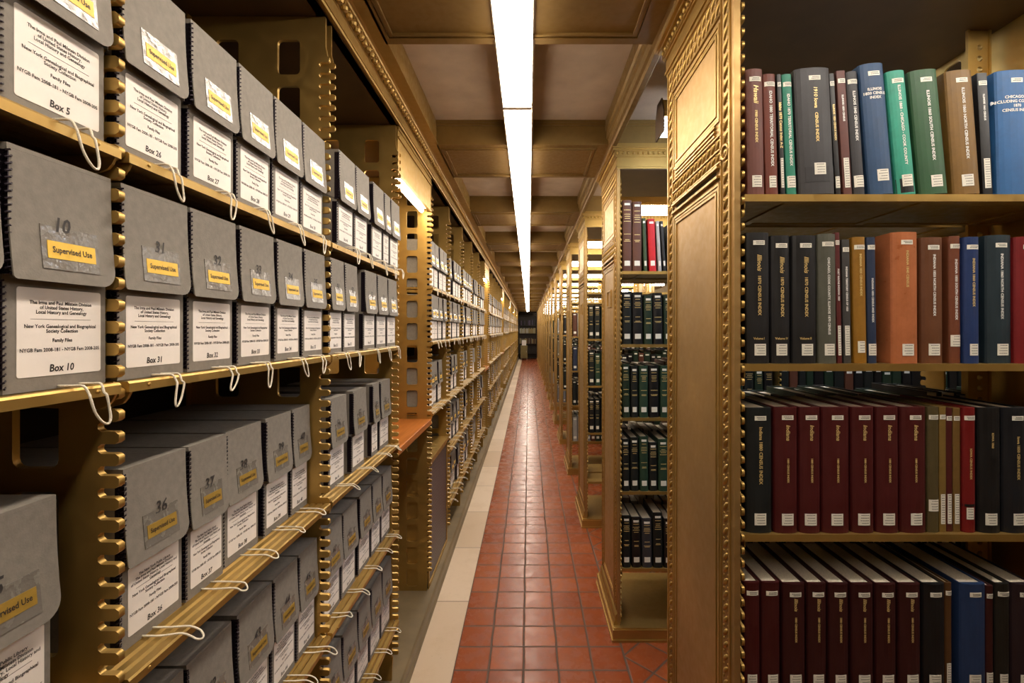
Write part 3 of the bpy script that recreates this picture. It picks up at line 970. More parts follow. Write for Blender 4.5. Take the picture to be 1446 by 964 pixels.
    def up(xx, toothed=True, ztop=HZ - 0.0032):
        zb = 0.0685
        a, b = 0.018, D - 0.018
        out = [(a, zb)] + [(b, zb)] + comb_edge(zb + 0.03, ztop - 0.05, b, b + 0.022, 0.0290) + [(b, ztop), (a, ztop)] + comb_edge(zb + 0.03, ztop - 0.05, a, a - 0.022, 0.0290)[::-1]
        hs = []
        zc = ztop - 0.066
        while zc > zb + 0.12:
            for yc in (0.115, D - 0.115): hs.append(rrect(yc - 0.03, yc + 0.03, zc - 0.049, zc + 0.049, 0.012))
            zc -= 0.1305
        return plate_mesh(out, hs, 0.006, 'yz', xx, M['gold'])
    u0 = up(0.019)
    obj('toothed_upright', u0, t)
    for b in range(1, bays + 1):
        obj('toothed_upright', u0, t, (0.826 * b, 0, 0))
        cx = 0.826*b + 0.019
        for s_, xa, xb in ((0, cx - 0.086, cx - 0.027), (1, cx + 0.004, cx + 0.034)):
            yy = D/2 + 0.004 - 0.004 * s_
            hs = []
            zc = HZ - 0.05
            while zc > 0.12:
                mx = (xa + xb)/2 + (0.004 if s_ == 0 else 0)
                hs.append([(mx + 0.0080*math.cos(q*math.pi/4), zc + 0.0080*math.sin(q*math.pi/4)) for q in range(8)]); zc -= 0.0305
            me = plate_mesh([(xa, 0.069), (xb, 0.069), (xb, HZ - 0.0034), (xa, HZ - 0.0034)], hs, 0.007, 'xz', yy, M['gold'])
            po = obj('center_post', me, t)
            m = MB()
            for q in ([xa, xb] if s_ == 0 else [xa]): m.box(q - 0.003, q + 0.003, yy - 0.008, yy + 0.0, 0.069, HZ - 0.0034)
            m.build('post_rib', M['gold'], po)
    # front flange closing the panel to the first comb
    return t
ST = {}
for nb in (1, 2, 3): ST[nb] = None
STACK_OBJ = {}
def stack_at(k):
    nb = 3 if k <= 2 else 2
    if ST[nb] is None:
        s = make_stack(nb); ST[nb] = s
    else:
        s = copy_tree(ST[nb])
    s.location = (XR, STACK0 + PITCH * k, 0)
    w_ = 'behind the viewer' if k < 0 else ('nearest one on the right' if k == 0 else '%s one on the right' % ORD[k])
    tag(s, 'gold double-sided book stack with carved end panel, %s' % w_, 'book stack', 'gold book stacks along the right of the aisle')
    return s
for k in range(-1, NSTACK):
    s = stack_at(k)
    if k >= 1:
        h = empty('label_holder', (0, 0.175, EYE + 0.125), s)
        m = MB(); frame(m, -0.0001, 0, 0.125, 0, 0.095, 0.008, 0.006)
        hh = m.build('holder_frame', M['gold'], s); hh.location = (0, 0.175, EYE + 0.125)
        bpy.data.objects.remove(h)

# book shelves
def right_shelf_mesh():
    m = MB()
    W = 0.817
    DT = 0.243
    m.box(0, W, 0.0, 0.014, -0.016, 0)
    m.box(0, W, DT - 0.006, DT, -0.016, 0.002)
    y = 0.0165
    while y < DT - 0.018:
        m.prism([(y, -0.012), (y + 0.0150, -0.012), (y + 0.0150, -0.005), (y + 0.0125, -0.0005), (y + 0.0025, -0.0005), (y, -0.005)], 'x', 0.001, W - 0.001); y += 0.0155
    for x in (0.1, W/2, W - 0.1): m.box(x, x + 0.02, 0.0145, DT - 0.0065, -0.0158, -0.0121)
    return m.mesh('slatted_tray', M['gold'])
RS = right_shelf_mesh()
m = MB(); m.prism([(0.004, -0.0165), (0.004, -0.03), (0.03, -0.05), (0.20, -0.04), (0.242, -0.03), (0.242, -0.0165)], 'x', 0, 0.002)
RB = m.mesh('shelf_bracket', M['gold'])
for k in range(0, NSTACK):
    nb = 3 if k <= 2 else 2
    for b in range(nb):
        for r in range(5):
            if k > 8 and b > 0: continue
            t = empty('book_shelf', (XR + 0.0235 + 0.826 * b, STACK0 + PITCH * k, RSH[r]))
            obj('slatted_tray', RS, t); rt = obj('rear_tray', RS, t, (0.817, SDEP, 0)); rt.rotation_euler = (0, 0, R(180)); obj('shelf_bracket', RB, t, (0.001, 0, 0)); obj('shelf_bracket', RB, t, (0.814, 0, 0)); obj('shelf_bracket', RB, t, (0.003, SDEP, 0)).rotation_euler = (0, 0, R(180)); obj('shelf_bracket', RB, t, (0.816, SDEP, 0)).rotation_euler = (0, 0, R(180))
            tag(t, 'gold slatted book shelf, %s level in bay %s of the %s right-hand stack' % (SHELF_W[r], ['beside the aisle', 'second in', 'third in'][b], ORD[k]), 'shelf', 'slatted shelves of the right-hand stacks')

# stack aisle lamps
for k in range(-1, NSTACK):
    yc = STACK0 + PITCH * k + SDEP + (PITCH - SDEP) / 2
    if yc > END_Y - 0.3: break
    t = empty('aisle_lamp', (0.56, yc, EYE + 0.83))
    m = MB(); m.prism([(-0.05, 0.012), (-0.038, 0), (0.038, 0), (0.05, 0.012), (0.05, 0.05), (-0.05, 0.05)], 'x', 0.006, 2.0); m.build('diffuser', M['tube_cool' if k == 0 else 'tube'], t)
    m = MB(); m.prism([(-0.055, 0.0505), (0.055, 0.0505), (0.055, 0.07), (0.03, 0.13), (-0.03, 0.13), (-0.055, 0.07)], 'x', 0, 2.006); m.build('lamp_housing', M['gold'], t)
    m = MB(); m.prism([(-0.06, -0.012), (0.06, -0.012), (0.06, 0.075), (0.034, 0.136), (-0.034, 0.136), (-0.06, 0.075)], 'x', -0.006, -0.0003); m.build('end_cap', M['deck'], t)
    m = MB()
    for x in (0.3, 1.7): m.tube([(x, 0, 0.1305), (x, 0, 0.2485)], 0.006, 8)
    m.build('hanging_rod', M['lamp_metal'], t)
    tag(t, 'bright long lamp across the gap %s on the right' % ('behind the viewer' if k < 0 else 'behind the %s book stack' % ORD[k]), 'lamp', 'bright lamps over the gaps between stacks')

# ------------------------------------------------------------------ books
_cover = {}
def book_cover(wd, h, dp, rnd):
    """origin at bottom left corner of the spine, spine faces -Y"""
    k = (round(wd, 4), round(h, 4), round(dp, 3), rnd)
    if k in _cover: return _cover[k]
    m = MB()
    bt = min(0.003, wd * 0.2)
    arc = min(0.010, wd * 0.22) if rnd else 0.0012
    n = 8
    pts = []
    for i in range(n + 1):
        a = math.pi * i / n
        pts.append((wd/2 - wd/2*math.cos(a), -arc*math.sin(a) + 0.004))
    inner = [(wd - bt, 0.0045)] + [(bt, 0.0045)]
    out = pts + [(wd, dp), (wd - bt, dp)] + inner + [(bt, dp), (0, dp)]
    # split into three convex-ish pieces: spine and two boards
    m.prism(pts + [(wd, 0.006), (0, 0.006)], 'z', 0.0, h)
    m.prism([(0, 0.0061), (bt, 0.0061), (bt, dp), (0, dp)], 'z', 0.0, h)
    m.prism([(wd - bt, 0.0061), (wd, 0.0061), (wd, dp), (wd - bt, dp)], 'z', 0.0, h)
    p = MB()
    p.box(bt + 0.0002, wd - bt - 0.0002, 0.0064, dp - 0.004, 0.003, h - 0.004)
    _cover[k] = (m, p.mesh('page_block', M['page']), arc)
    return _cover[k]
def cover_obj(wd, h, dp, rnd, mat, parent):
    m, pg, arc = book_cover(wd, h, dp, rnd)
    key = ('c', round(wd, 4), round(h, 4), round(dp, 3), rnd, mat.name)
    if key not in _cover: _cover[key] = m.mesh('cover', mat)
    obj('cover', _cover[key], parent)
    obj('page_block', pg, parent)
    return arc
def on_spine(x, wd, arc, eps):
    """y of the spine surface at x"""
    t = (x - wd/2) / (wd/2)
    return 0.004 - arc * math.sqrt(max(0, 1 - t*t)) - eps
def spine_patch(x0, x1, z0, z1, wd, arc, mat, name, parent, eps=0.0006):
    m = MB()
    n = 6
    vs = []
    for i in range(n + 1):
        x = x0 + (x1 - x0) * i / n
        y = on_spine(x, wd, arc, eps)
        vs += [(x, y, z0), (x, y, z1), (x, y + eps*0.8, z0), (x, y + eps*0.8, z1)]
    fs = []
    for i in range(n):
        a, b = 4*i, 4*i + 4
        fs += [(a, b, b+1, a+1), (a+2, a+3, b+3, b+2), (a+1, b+1, b+3, a+3), (a, a+2, b+2, b)]
    fs += [(0, 1, 3, 2), (4*n, 4*n+2, 4*n+3, 4*n+1)]
    m.add(vs, fs)
    return m.build(name, mat, parent)
def fit_text(me, wd, arc, cx, cz):
    for v in me.vertices:
        x = v.co.x + cx
        v.co = (x, on_spine(x, wd, arc, 0.0007), v.co.z + cz)
    return me
rk = random.Random(5)
def call_lines(x0, x1, z0, z1, wd, arc, parent):
    """faint rows of small unreadable print on a call-number label"""
    m = MB()
    n = max(2, int((z1 - z0) / 0.0055))
    for i in range(n):
        zz = z1 - (z1 - z0) * (i + 0.7) / (n + 0.4)
        x = x0 + (x1 - x0) * rk.uniform(0.12, 0.3)
        while x < x1 - (x1 - x0) * 0.15:
            q = min(x + rk.uniform(0.0012, 0.003), x1 - (x1-x0)*0.1)
            y = on_spine((x + q)/2, wd, arc, 0.0010)
            m.box(x, q, y, y + 0.0004, zz, zz + 0.0013)
            x = q + 0.0008
    if m.v: m.build('label_print', M['pencil'], parent)
BOOKS_N = [0]
def book(X0, wd, zs, h, yf, mat, label, lean=0, rnd=True, dp=0.215, title=None, tsize=0.010, tz=0.62, tcol='gilt', tsh=0.0, cross=None, crossz=0.75,
         topl=True, call='sq', band=None, vol=None, group='books', edge_wide=True, name='book', titles=None, callz=0.03):
    t = empty(name, (X0, yf, zs + 0.0004))
    t.rotation_euler = (0, -R(lean), 0)
    arc = cover_obj(round(wd, 4), round(h, 4), dp, rnd, mat, t)
    lw = min(wd * 0.55, 0.026)
    if band:
        spine_patch(0.0003, wd - 0.0003, band[0], band[1], wd, arc, band[2], 'spine_band', t, 0.0004)
    if topl:
        a = wd * 0.5 - min(wd*0.42, 0.013) + wd*0.02
        p = spine_patch(a, a + min(wd*0.84, 0.026), h - 0.028, h - 0.018, wd, arc, M['call'], 'top_sticker', t)
        call_lines(a, a + min(wd*0.84, 0.026), h - 0.0275, h - 0.0195, wd, arc, p)
    if call == 'sq':
        a = wd * 0.52 - lw * 0.5 + rk.uniform(-0.1, 0.1) * (wd - lw)
        if wd < 0.026: a, lw = wd * 0.08, wd * 0.84
        p = spine_patch(a, a + lw, callz - 0.012, callz + 0.014, wd, arc, M['call'], 'call_number_label', t, 0.0008)
        call_lines(a, a + lw, callz - 0.012, callz + 0.014, wd, arc, p)
    elif call == 'tall':
        p = spine_patch(wd*0.2, wd*0.82, 0.018, 0.085, wd, arc, M['call'], 'call_number_label', t, 0.0008)
        call_lines(wd*0.2, wd*0.82, 0.018, 0.085, wd, arc, p)
    if title:
        me = text_mesh(title, tsize, 'down', 0.00018, tsh, 1.0, 'CENTER')
        me.materials.append(M[tcol]); fit_text(me, wd, arc, wd * 0.52, h * tz)
        obj('spine_title', me, t)
    for (s, size, cz, sh, col) in (titles or []):
        me = text_mesh(s, size, 'down', 0.0002, sh, 1.0, 'CENTER')
        me.materials.append(M[col]); fit_text(me, wd, arc, wd * 0.52, h * cz)
        obj('spine_title', me, t)
    if cross:
        me = text_mesh(cross, tsize, 'xz', 0.0002, 0, 1.0, 'CENTER', 1.1)
        me.materials.append(M[tcol]); fit_text(me, wd, arc, wd * 0.5, h * crossz)
        obj('spine_title', me, t)
    if vol:
        me = text_mesh(vol, 0.0075, 'xz', 0.0001, 0, 0.9, 'CENTER', 1.2)
        me.materials.append(M['gilt']); fit_text(me, wd, arc, wd * 0.5, callz + 0.026)
        obj('volume_number', me, t)
    BOOKS_N[0] += 1
    tag(t, label, 'book', group)
    return t

YF = 1.070
SC = YF / FPX
def px(x): return (x - VX) * SC
BLK = cloth(22, 20, 21, 0.45); CHAR = cloth(60, 58, 60); MAR1 = cloth(114, 66, 56); MAR2 = cloth(118, 54, 36); TEAL = cloth(52, 142, 116); BLU = cloth(50, 80, 116)
TEAL2 = cloth(66, 166, 140); GRN = cloth(52, 92, 58); OLV = cloth(132, 98, 46); BLU2 = cloth(58, 106, 160); MARd = cloth(96, 34, 32)
g1 = 'census books on the top shelf of the nearest stack'
row1 = [
 # x0, x1, top, color, lean, kwargs
 (1056, 1081, 95, MAR1, 1.0, dict(titles=[('Hawaii', 0.015, .80, .25, 'gilt'), ('1900 CENSUS INDEX', 0.0080, .545, 0, 'gilt')], label='dull maroon Hawaii 1900 census book, first on the top shelf')),
 (1083, 1101, 101, MAR2, 1.6, dict(title='IDAHO 1880 TERRITORIAL CENSUS INDEX', tsize=.0090, tz=.55, tcol='white_ink', label='reddish brown Idaho 1880 book beside the maroon Hawaii book')),
 (1104, 1110, 101, BLK, 2.0, dict(title='Idaho 1870 Census Index A-Z', tsize=.0085, tz=.58, tcol='gilt', call='tall', rnd=False, label='thin black Idaho 1870 book between reddish brown and teal books')),
 (1113, 1127, 101, TEAL, 2.6, dict(title='IDAHO 1870 TERRITORIAL CENSUS INDEX', tsize=.0086, tz=.54, tcol='white_ink', label='narrow teal Idaho 1870 book left of the wide dark grey one')),
 (1130, 1180, 95, CHAR, 2.6, dict(titles=[('1910 Iowa', .0115, .765, .1, 'gilt'), ('CENSUS INDEX', .0095, .53, 0, 'gilt')], band=(.028, .062, cloth(50, 48, 50)), callz=.056, label='very wide dark grey 1910 census book, fifth on the top shelf')),
 (1183, 1190, 99, BLK, 3.3, dict(title='ILLINOIS 1820 CENSUS INDEX', tsize=.0062, tz=.6, tcol='gilt', call='sq', rnd=False, label='very thin black book with gold lettering right of the wide grey one')),
 (1193, 1205, 96, cloth(104, 58, 50), 3.4, dict(title='ILLINOIS 1830 CENSUS', tsize=.006, tz=.7, tcol='white_ink', call='tall', rnd=False, label='thin worn brown book with a tall white spine label')),
 (1207, 1223, 98, cloth(54, 52, 55), 3.9, dict(title='ILLINOIS 1840 CENSUS INDEX', tsize=.0085, tz=.64, tcol='white_ink', label='charcoal Illinois 1840 book left of the dark blue book')),
 (1229, 1264, 88, BLU, 4.8, dict(cross='ILLINOIS\n1850 CENSUS\nINDEX', tsize=.0085, crossz=.77, tcol='white_ink', callz=.042, label='dark blue Illinois 1850 book leaning left, tallest on the top shelf')),
 (1268, 1295, 98, TEAL2, 5.5, dict(title='ILLINOIS 1860 - CHICAGO - COOK COUNTY', tsize=.0090, tz=.56, tcol='white_ink', band=(.004, .036, BLK), label='bright teal Illinois 1860 Chicago book leaning left')),
 (1301, 1341, 97, GRN, 5.4, dict(titles=[('ILLINOIS 1860 SOUTH CENSUS INDEX', .0094, .55, 0, 'white_ink')], callz=.028, label='wide green Illinois 1860 South book between teal and tan books')),
 (1348, 1386, 98, OLV, 4.2, dict(title='ILLINOIS 1860 NORTH CENSUS INDEX', tsize=.0094, tz=.57, tcol='white_ink', label='wide tan Illinois 1860 North book right of the green one')),
 (1393, 1407, 98, BLK, 3.0, dict(title='ILLINOIS 1865 CENSUS', tsize=.0060, tz=.72, tcol='white_ink', call='tall', rnd=False, label='thin black book between the tan and bright blue books')),
 (1411, 1462, 98, BLU2, 1.6, dict(cross='CHICAGO IL\n(INCLUDING COOK CO.)\n1870\nCENSUS INDEX', tsize=.0090, crossz=.73, tcol='white_ink', call=None, vol=None, label='bright blue Chicago census book cut by the right photo edge, top shelf')),
]
for x0, x1, top, mt, ln, kw in row1:
    h = (273 - top) * SC
    book(px(x0), (x1 - x0) * SC, RSH[0], h, YF + rk.uniform(0, .004), mt, lean=ln, group=g1, **kw)
BLK2 = cloth(30, 29, 31, 0.45)
g2 = 'census books on the second shelf of the nearest stack'
row2 = [
 (1054, 1088, 331, BLK2, .3, dict(titles=[('Illinois', .0145, .77, .25, 'gilt'), ('1870 CENSUS INDEX', .0098, .52, 0, 'gilt')], vol='Volume I', label='black Illinois 1870 book Volume I, first on the second shelf')),
 (1089.5, 1117, 335, BLK2, .3, dict(titles=[('Illinois', .0145, .77, .25, 'gilt'), ('1870 CENSUS INDEX', .0098, .52, 0, 'gilt')], vol='Volume IV', label='black Illinois 1870 book Volume IV, between two thicker black ones')),
 (1119, 1154, 335, BLK2, .2, dict(titles=[('Illinois', .0145, .77, .25, 'gilt'), ('1870 CENSUS INDEX', .0098, .52, 0, 'gilt')], vol='Volume II', label='third black Illinois 1870 book, beside the grey green one')),
 (1156, 1182, 333, cloth(92, 92, 80), .5, dict(title='CHICAGO, COOK COUNTY, ILLINOIS 1870 CENSUS', tsize=.0075, tz=.52, tcol='white_ink', label='grey green Chicago Cook County book on the second shelf')),
 (1184.5, 1191, 330, MARd, 1.2, dict(title='FORT WAYNE INDIANA 1860', tsize=.0055, tz=.6, tcol='white_ink', call='tall', rnd=False, label='very thin maroon book right of the grey green Chicago book')),
 (1193.5, 1204, 340, cloth(70, 68, 66), 1.0, dict(title='INDIANA TERRITORY CENSUS OF 1820', tsize=.0058, tz=.6, tcol='white_ink', call='tall', rnd=False, label='thin dark grey book with tall label left of the mustard book')),
 (1208, 1226, 337, cloth(162, 116, 44), 1.0, dict(title='INDIANA 1820 CENSUS INDEX', tsize=.0070, tz=.7, tcol='gilt', callz=.036, label='mustard yellow narrow book on the second shelf')),
 (1227.5, 1240, 337, cloth(42, 56, 84), .8, dict(title='INDIANA 1830 CENSUS AND INDEX', tsize=.0062, tz=.5, tcol='white_ink', label='narrow navy blue book between mustard and copper books')),
 (1258, 1295, 331, cloth(196, 122, 84, 0.35), .3, dict(title='INDIANA 1840 CENSUS', tsize=.008, tz=.72, tcol='gilt', label='thick copper coloured book in clear wrap, second shelf')),
 (1304, 1336, 337, cloth(112, 68, 40), .2, dict(title='INDIANA 1850 NORTH CENSUS INDEX', tsize=.0080, tz=.62, tcol='white_ink', label='brown Indiana book directly right of the copper coloured book')),
 (1345, 1361, 335, cloth(124, 70, 46), .3, dict(title='INDIANA 1850 SOUTH CENSUS INDEX', tsize=.0080, tz=.58, tcol='white_ink', callz=.05, label='narrow brown Indiana book left of the royal blue one')),
 (1362.5, 1384, 337, cloth(36, 58, 108), .2, dict(title='INDIANA 1860 CENSUS INDEX', tsize=.0080, tz=.64, tcol='gilt', label='royal blue Indiana census book on the second shelf')),
 (1397, 1433, 334, cloth(34, 50, 58), .2, dict(title='INDIANA 1860 NORTH CENSUS INDEX', tsize=.0085, tz=.60, tcol='white_ink', label='dark teal Indiana 1860 North book near the right photo edge')),
 (1434.5, 1466, 337, cloth(132, 32, 34), .2, dict(title='INDIANA 1860 SOUTH CENSUS INDEX', tsize=.0080, tz=.62, tcol='gilt', label='red Indiana book cut by the right photo edge, second shelf')),
]
for x0, x1, top, mt, ln, kw in row2:
    h = (515.5 - top) * SC
    dpy = 0.0 if x0 not in (1304, 1345, 1397) else 0.006
    book(px(x0), (x1 - x0) * SC, RSH[1], h, YF + dpy + rk.uniform(0, .002) - (0.004 if x0 == 1258 else 0), mt, lean=ln, group=g2, **kw)
RED = cloth(80, 10, 15); g3 = 'census books on the third shelf of the nearest stack'
ind = [('Indiana', .0125, .80, .25, 'gilt'), ('1880 CENSUS INDEX', .0060, .50, 0, 'gilt')]
row3 = [(1054, 1091, 578, cloth(18, 24, 25), dict(titles=[('Indiana 1880 CENSUS INDEX', .0105, .62, 0, 'gilt')], label='black first volume left of the dark red set, third shelf'))]
for q, (a, b) in enumerate(((1094, 1127), (1129, 1159), (1161, 1200), (1203, 1235), (1238, 1270), (1273, 1309))):
    row3.append((a, b, 577, RED, dict(titles=ind, label='dark red Indiana 1880 volume, %s of the six alike on the third shelf' % ORD[q])))
row3 += [(1311, 1327, 577, cloth(92, 80, 50), dict(callz=.06, label='olive worn book right of the dark red Indiana volumes')),
 (1328.5, 1338, 577, cloth(140, 112, 60), dict(call='tall', rnd=False, label='thin tan book beside the olive one on the third shelf')),
 (1339, 1348, 579, cloth(84, 26, 24), dict(call='tall', rnd=False, label='thin dark maroon book between two thin tan books')),
 (1349, 1359, 579, cloth(126, 96, 52), dict(call='tall', rnd=False, label='second thin tan book, left of the bright red book')),
 (1361, 1379, 578, cloth(125, 12, 20), dict(title='IOWA CENSUS INDEX', tsize=.0070, tz=.55, callz=.042, band=(.058, .064, BLK), label='bright red narrow book on the third shelf')),
 (1383, 1414, 578, cloth(14, 12, 14), dict(title='IOWA 1860', tsize=.0068, tz=.74, tcol='gilt', callz=.03, topl=False, label='plain black book right of the bright red one, third shelf')),
 (1417, 1452, 578, cloth(18, 20, 27), dict(title='Iowa 1850 CENSUS INDEX', tsize=.0085, tz=.6, label='blue black book at the right photo edge, third shelf'))]
for x0, x1, top, mt, kw in row3:
    h = (754 - top) * SC
    book(px(x0), (x1 - x0) * SC, RSH[2], h, YF + rk.uniform(0, .002), mt, lean=.15, group=g3, **kw)
g4 = 'books on the fourth shelf of the nearest stack'
row4 = [(1050, 1074, 822, cloth(74, 6, 12)), (1076, 1102, 822, cloth(70, 7, 12))]
for a, b in ((1106, 1138), (1141, 1168), (1171, 1199), (1203, 1234), (1237, 1266), (1270, 1301)): row4.append((a, b, 824, cloth(58, 9, 12)))
row4 += [(1304, 1335, 824, cloth(14, 14, 17)), (1337, 1346.5, 824, cloth(96, 64, 34)), (1357, 1393, 824, cloth(42, 64, 104)), (1394.5, 1405, 828, cloth(62, 20, 18)), (1407, 1427, 824, cloth(30, 28, 22)), (1429, 1462, 824, cloth(44, 28, 34))]
l4 = ['scarlet book against the toothed post on the fourth shelf', 'second scarlet book with two small stickers, fourth shelf'] + ['dark red volume, %s of six alike on the fourth shelf' % ORD[q] for q in range(6)] + \
     ['black book right of the dark red fourth shelf volumes', 'thin tan book left of the steel blue book, fourth shelf', 'steel blue book on the fourth shelf', 'thin maroon book right of the steel blue book', 'dark olive book on the fourth shelf near the right edge', 'dull purple book at the right photo edge, fourth shelf']
for q, (x0, x1, top, mt) in enumerate(row4):
    z0 = RSH[3]
    h = EYE + (VY - top) * SC - z0
    book(px(x0), (x1 - x0) * SC, z0, h, YF + rk.uniform(0, .002), mt, l4[q], lean=.15, group=g4, titles=[('Illinois', .011, .83, .25, 'gilt'), ('1880 CENSUS INDEX', .0062, .62, 0, 'gilt')] if 1 < q < 8 else None, callz=0.05, call='sq' if q not in (9,) else 'tall')

# generic books, farther stacks
def gilt_bands(wd, h, arc, parent, col):
    m = MB()
    for f in (0.86, 0.80, 0.77, 0.74, 0.70, 0.52, 0.44, 0.42):
        w_ = wd * rk.uniform(0.45, 0.75); n = 4; x0 = wd/2 - w_/2
        for i in range(n):
            a = x0 + w_*i/n; b = x0 + w_*(i+1)/n
            y = on_spine((a+b)/2, wd, arc, 0.0008)
            m.box(a, b, y, y + 0.0006, h*f, h*f + 0.0022)
    m.build('spine_gilding', col, parent)
def gbook(X0, wd, zs, h, yf, mat, label, group, lean=0, bands=True, lab=True, dp=0.215):
    t = empty('book', (X0, yf, zs + 0.0004))
    t.rotation_euler = (0, -R(lean), 0)
    arc = cover_obj(round(wd, 3), round(h, 3), dp, True, mat, t)
    wd, h = round(wd, 3), round(h, 3)
    if bands: gilt_bands(wd, h, arc, t, M['gilt'])
    if lab:
        spine_patch(wd*.2, wd*.8, 0.028, 0.054, wd, arc, M['call'], 'call_number_label', t, 0.0008)
        spine_patch(wd*.2, wd*.8, h - 0.026, h - 0.015, wd, arc, M['call'], 'top_sticker', t, 0.0008)
    BOOKS_N[0] += 1
    tag(t, label, 'book', group)
    return t
Y1 = STACK0 + PITCH + 0.010
S1 = Y1 / FPX
def px1(x): return (x - VX) * S1
BR = cloth(104, 62, 44); DG = cloth(30, 50, 32); DK = cloth(20, 25, 22)
g5 = 'books on the second stack seen past the nearest end panel'
r1 = [(879, 892, 282, BR, 0, 'thick brown book with white bands, first on top shelf of the second stack'), (893, 906, 284, BR, 0, 'second thick brown banded book on the second stack'),
      (909.5, 914.5, 307, cloth(60, 78, 44), 2, 'thin olive green book between brown and red on the second stack'), (917, 927, 308, cloth(215, 44, 50), 2, 'bright red book leaning on the second stack top shelf'),
      (930, 934.5, 311, cloth(190, 185, 180), 3.2, 'pale grey thin book leaning beside the bright red one'), (937, 941, 311, BLK, 4, 'thin black leaning book, last before the gold end panel')]
for x0, x1, top, mt, ln, lb in r1:
    gbook(px1(x0), (x1 - x0) * S1, RSH[0], (382 - top) * S1, Y1, mt, lb, g5, ln, bands=mt is BR, lab=True)
pal_dark = [DG, DG, DK, BLK, DG, cloth(44, 70, 52), DK]
pal_mix = [DG, DK, BLK, BR, MARd, cloth(150, 140, 120), cloth(52, 60, 84), cloth(190, 170, 120), DK, DG]
pal_white = [cloth(196, 190, 176), cloth(180, 176, 170), cloth(150, 150, 158), BR]
def row_books(k, r, pal, x_start, x_end, max_n, bay_lbl, wlo=0.036, whi=0.052, hh=0.27):
    """front-side books of stack k, shelf r, individual while max_n lasts, returns where it stopped"""
    x = x_start; n = 0
    while x < x_end and n < max_n:
        wd = round(rk.uniform(wlo, whi), 3)
        if x + wd > x_end: break
        h = round(hh + rk.uniform(-0.02, 0.015), 3)
        mt = rk.choice(pal)
        gbook(x, wd, RSH[r], h, STACK0 + PITCH*k + 0.010 + rk.uniform(0, .006), mt,
              'small %s book, %s on the %s shelf of the %s right-hand stack' % (COLN.get(mt.name, 'dark'), ORD[min(n, 30)], rowname[r], ORD[k]), 'books on the %s shelf of the %s stack' % (rowname[r], ORD[k]), rk.uniform(0, 1), bands=(k < 3), lab=(k < 6))
        x += wd + 0.0015 + rk.uniform(0, 0.002) + 0.004
        n += 1
    return x
COLN = {DG.name: 'dark green', DK.name: 'blackish green', BLK.name: 'black', BR.name: 'brown', MARd.name: 'maroon', cloth(44, 70, 52).name: 'green',
        cloth(150, 140, 120).name: 'beige', cloth(52, 60, 84).name: 'navy', cloth(190, 170, 120).name: 'buff', cloth(196, 190, 176).name: 'white', cloth(180, 176, 170).name: 'pale grey', cloth(150, 150, 158).name: 'grey'}
mass = MB(); MASSM = [DG, DK, BLK, BR, MARd, cloth(150, 140, 120), M['page'], M['call']]
def mass_row(x, x_end, k, r, front=True, pal=(0, 0, 1, 2, 2, 3), lo=0.036, hi=0.05, hmul=1.0):
    ya = STACK0 + PITCH * k
    while x < x_end:
        wd = rk.uniform(lo, hi); h = rk.uniform(0.245, 0.285) * hmul
        if x + wd > x_end: break
        z0 = RSH[r] + 0.0004
        if front: y0, y1 = ya + 0.012, ya + 0.225
        else: y0, y1 = ya + SDEP - 0.225, ya + SDEP - 0.012
        c_ = rk.choice(pal)
        mass.box(x, x + 0.003, y0, y1, z0, z0 + h, c_); mass.box(x + wd - 0.003, x + wd, y0, y1, z0, z0 + h, c_)
        if front:
            mass.box(x + 0.003, x + wd - 0.003, y0 - 0.003, y0 + 0.003, z0, z0 + h, c_); mass.box(x + 0.0032, x + wd - 0.0032, y0 + 0.0032, y1 - 0.004, z0 + 0.003, z0 + h - 0.004, 6)
            mass.box(x + wd*.2, x + wd*.8, y0 - 0.0038, y0 - 0.0032, z0 + 0.028, z0 + 0.054, 7); mass.box(x + wd*.2, x + wd*.8, y0 - 0.0038, y0 - 0.0032, z0 + h - 0.026, z0 + h - 0.015, 7)
        else:
            mass.box(x + 0.003, x + wd - 0.003, y1 - 0.003, y1 + 0.003, z0, z0 + h, c_); mass.box(x + 0.0032, x + wd - 0.0032, y0 + 0.004, y1 - 0.0032, z0 + 0.003, z0 + h - 0.004, 6)
        x += wd + rk.uniform(0.003, 0.007)
BX0 = XR + 0.030
def bay_end(b): return XR + 0.019 + 0.826 * (b + 1) - 0.010
# stack 0 second bay is outside the frame; back side rows
for r in range(5): 
    mass_row(BX0, bay_end(0), 0, r, False)
    mass_row(XR + 0.85, bay_end(1), 0, r, True); mass_row(XR + 0.85, bay_end(1), 0, r, False)
mass_row(BX0, bay_end(0), 0, 4, True)
# stack 1
for r in range(5):
    if r == 0: xs = px1(945)
    elif r == 4: xs = row_books(1, r, [BLK, DK, DK, cloth(60, 60, 64)], BX0, px1(1010), 6, '')
    elif r in (1, 2, 3): xs = row_books(1, r, pal_dark, BX0, bay_end(0), 16, '')
    if xs < bay_end(0): mass_row(xs, bay_end(0), 1, r)
    mass_row(XR + 0.85, bay_end(1), 1, r); mass_row(XR + 0.826*2 + 0.024, bay_end(2), 1, r)
    mass_row(BX0, bay_end(0), 1, r, False, (5, 6, 3, 1))
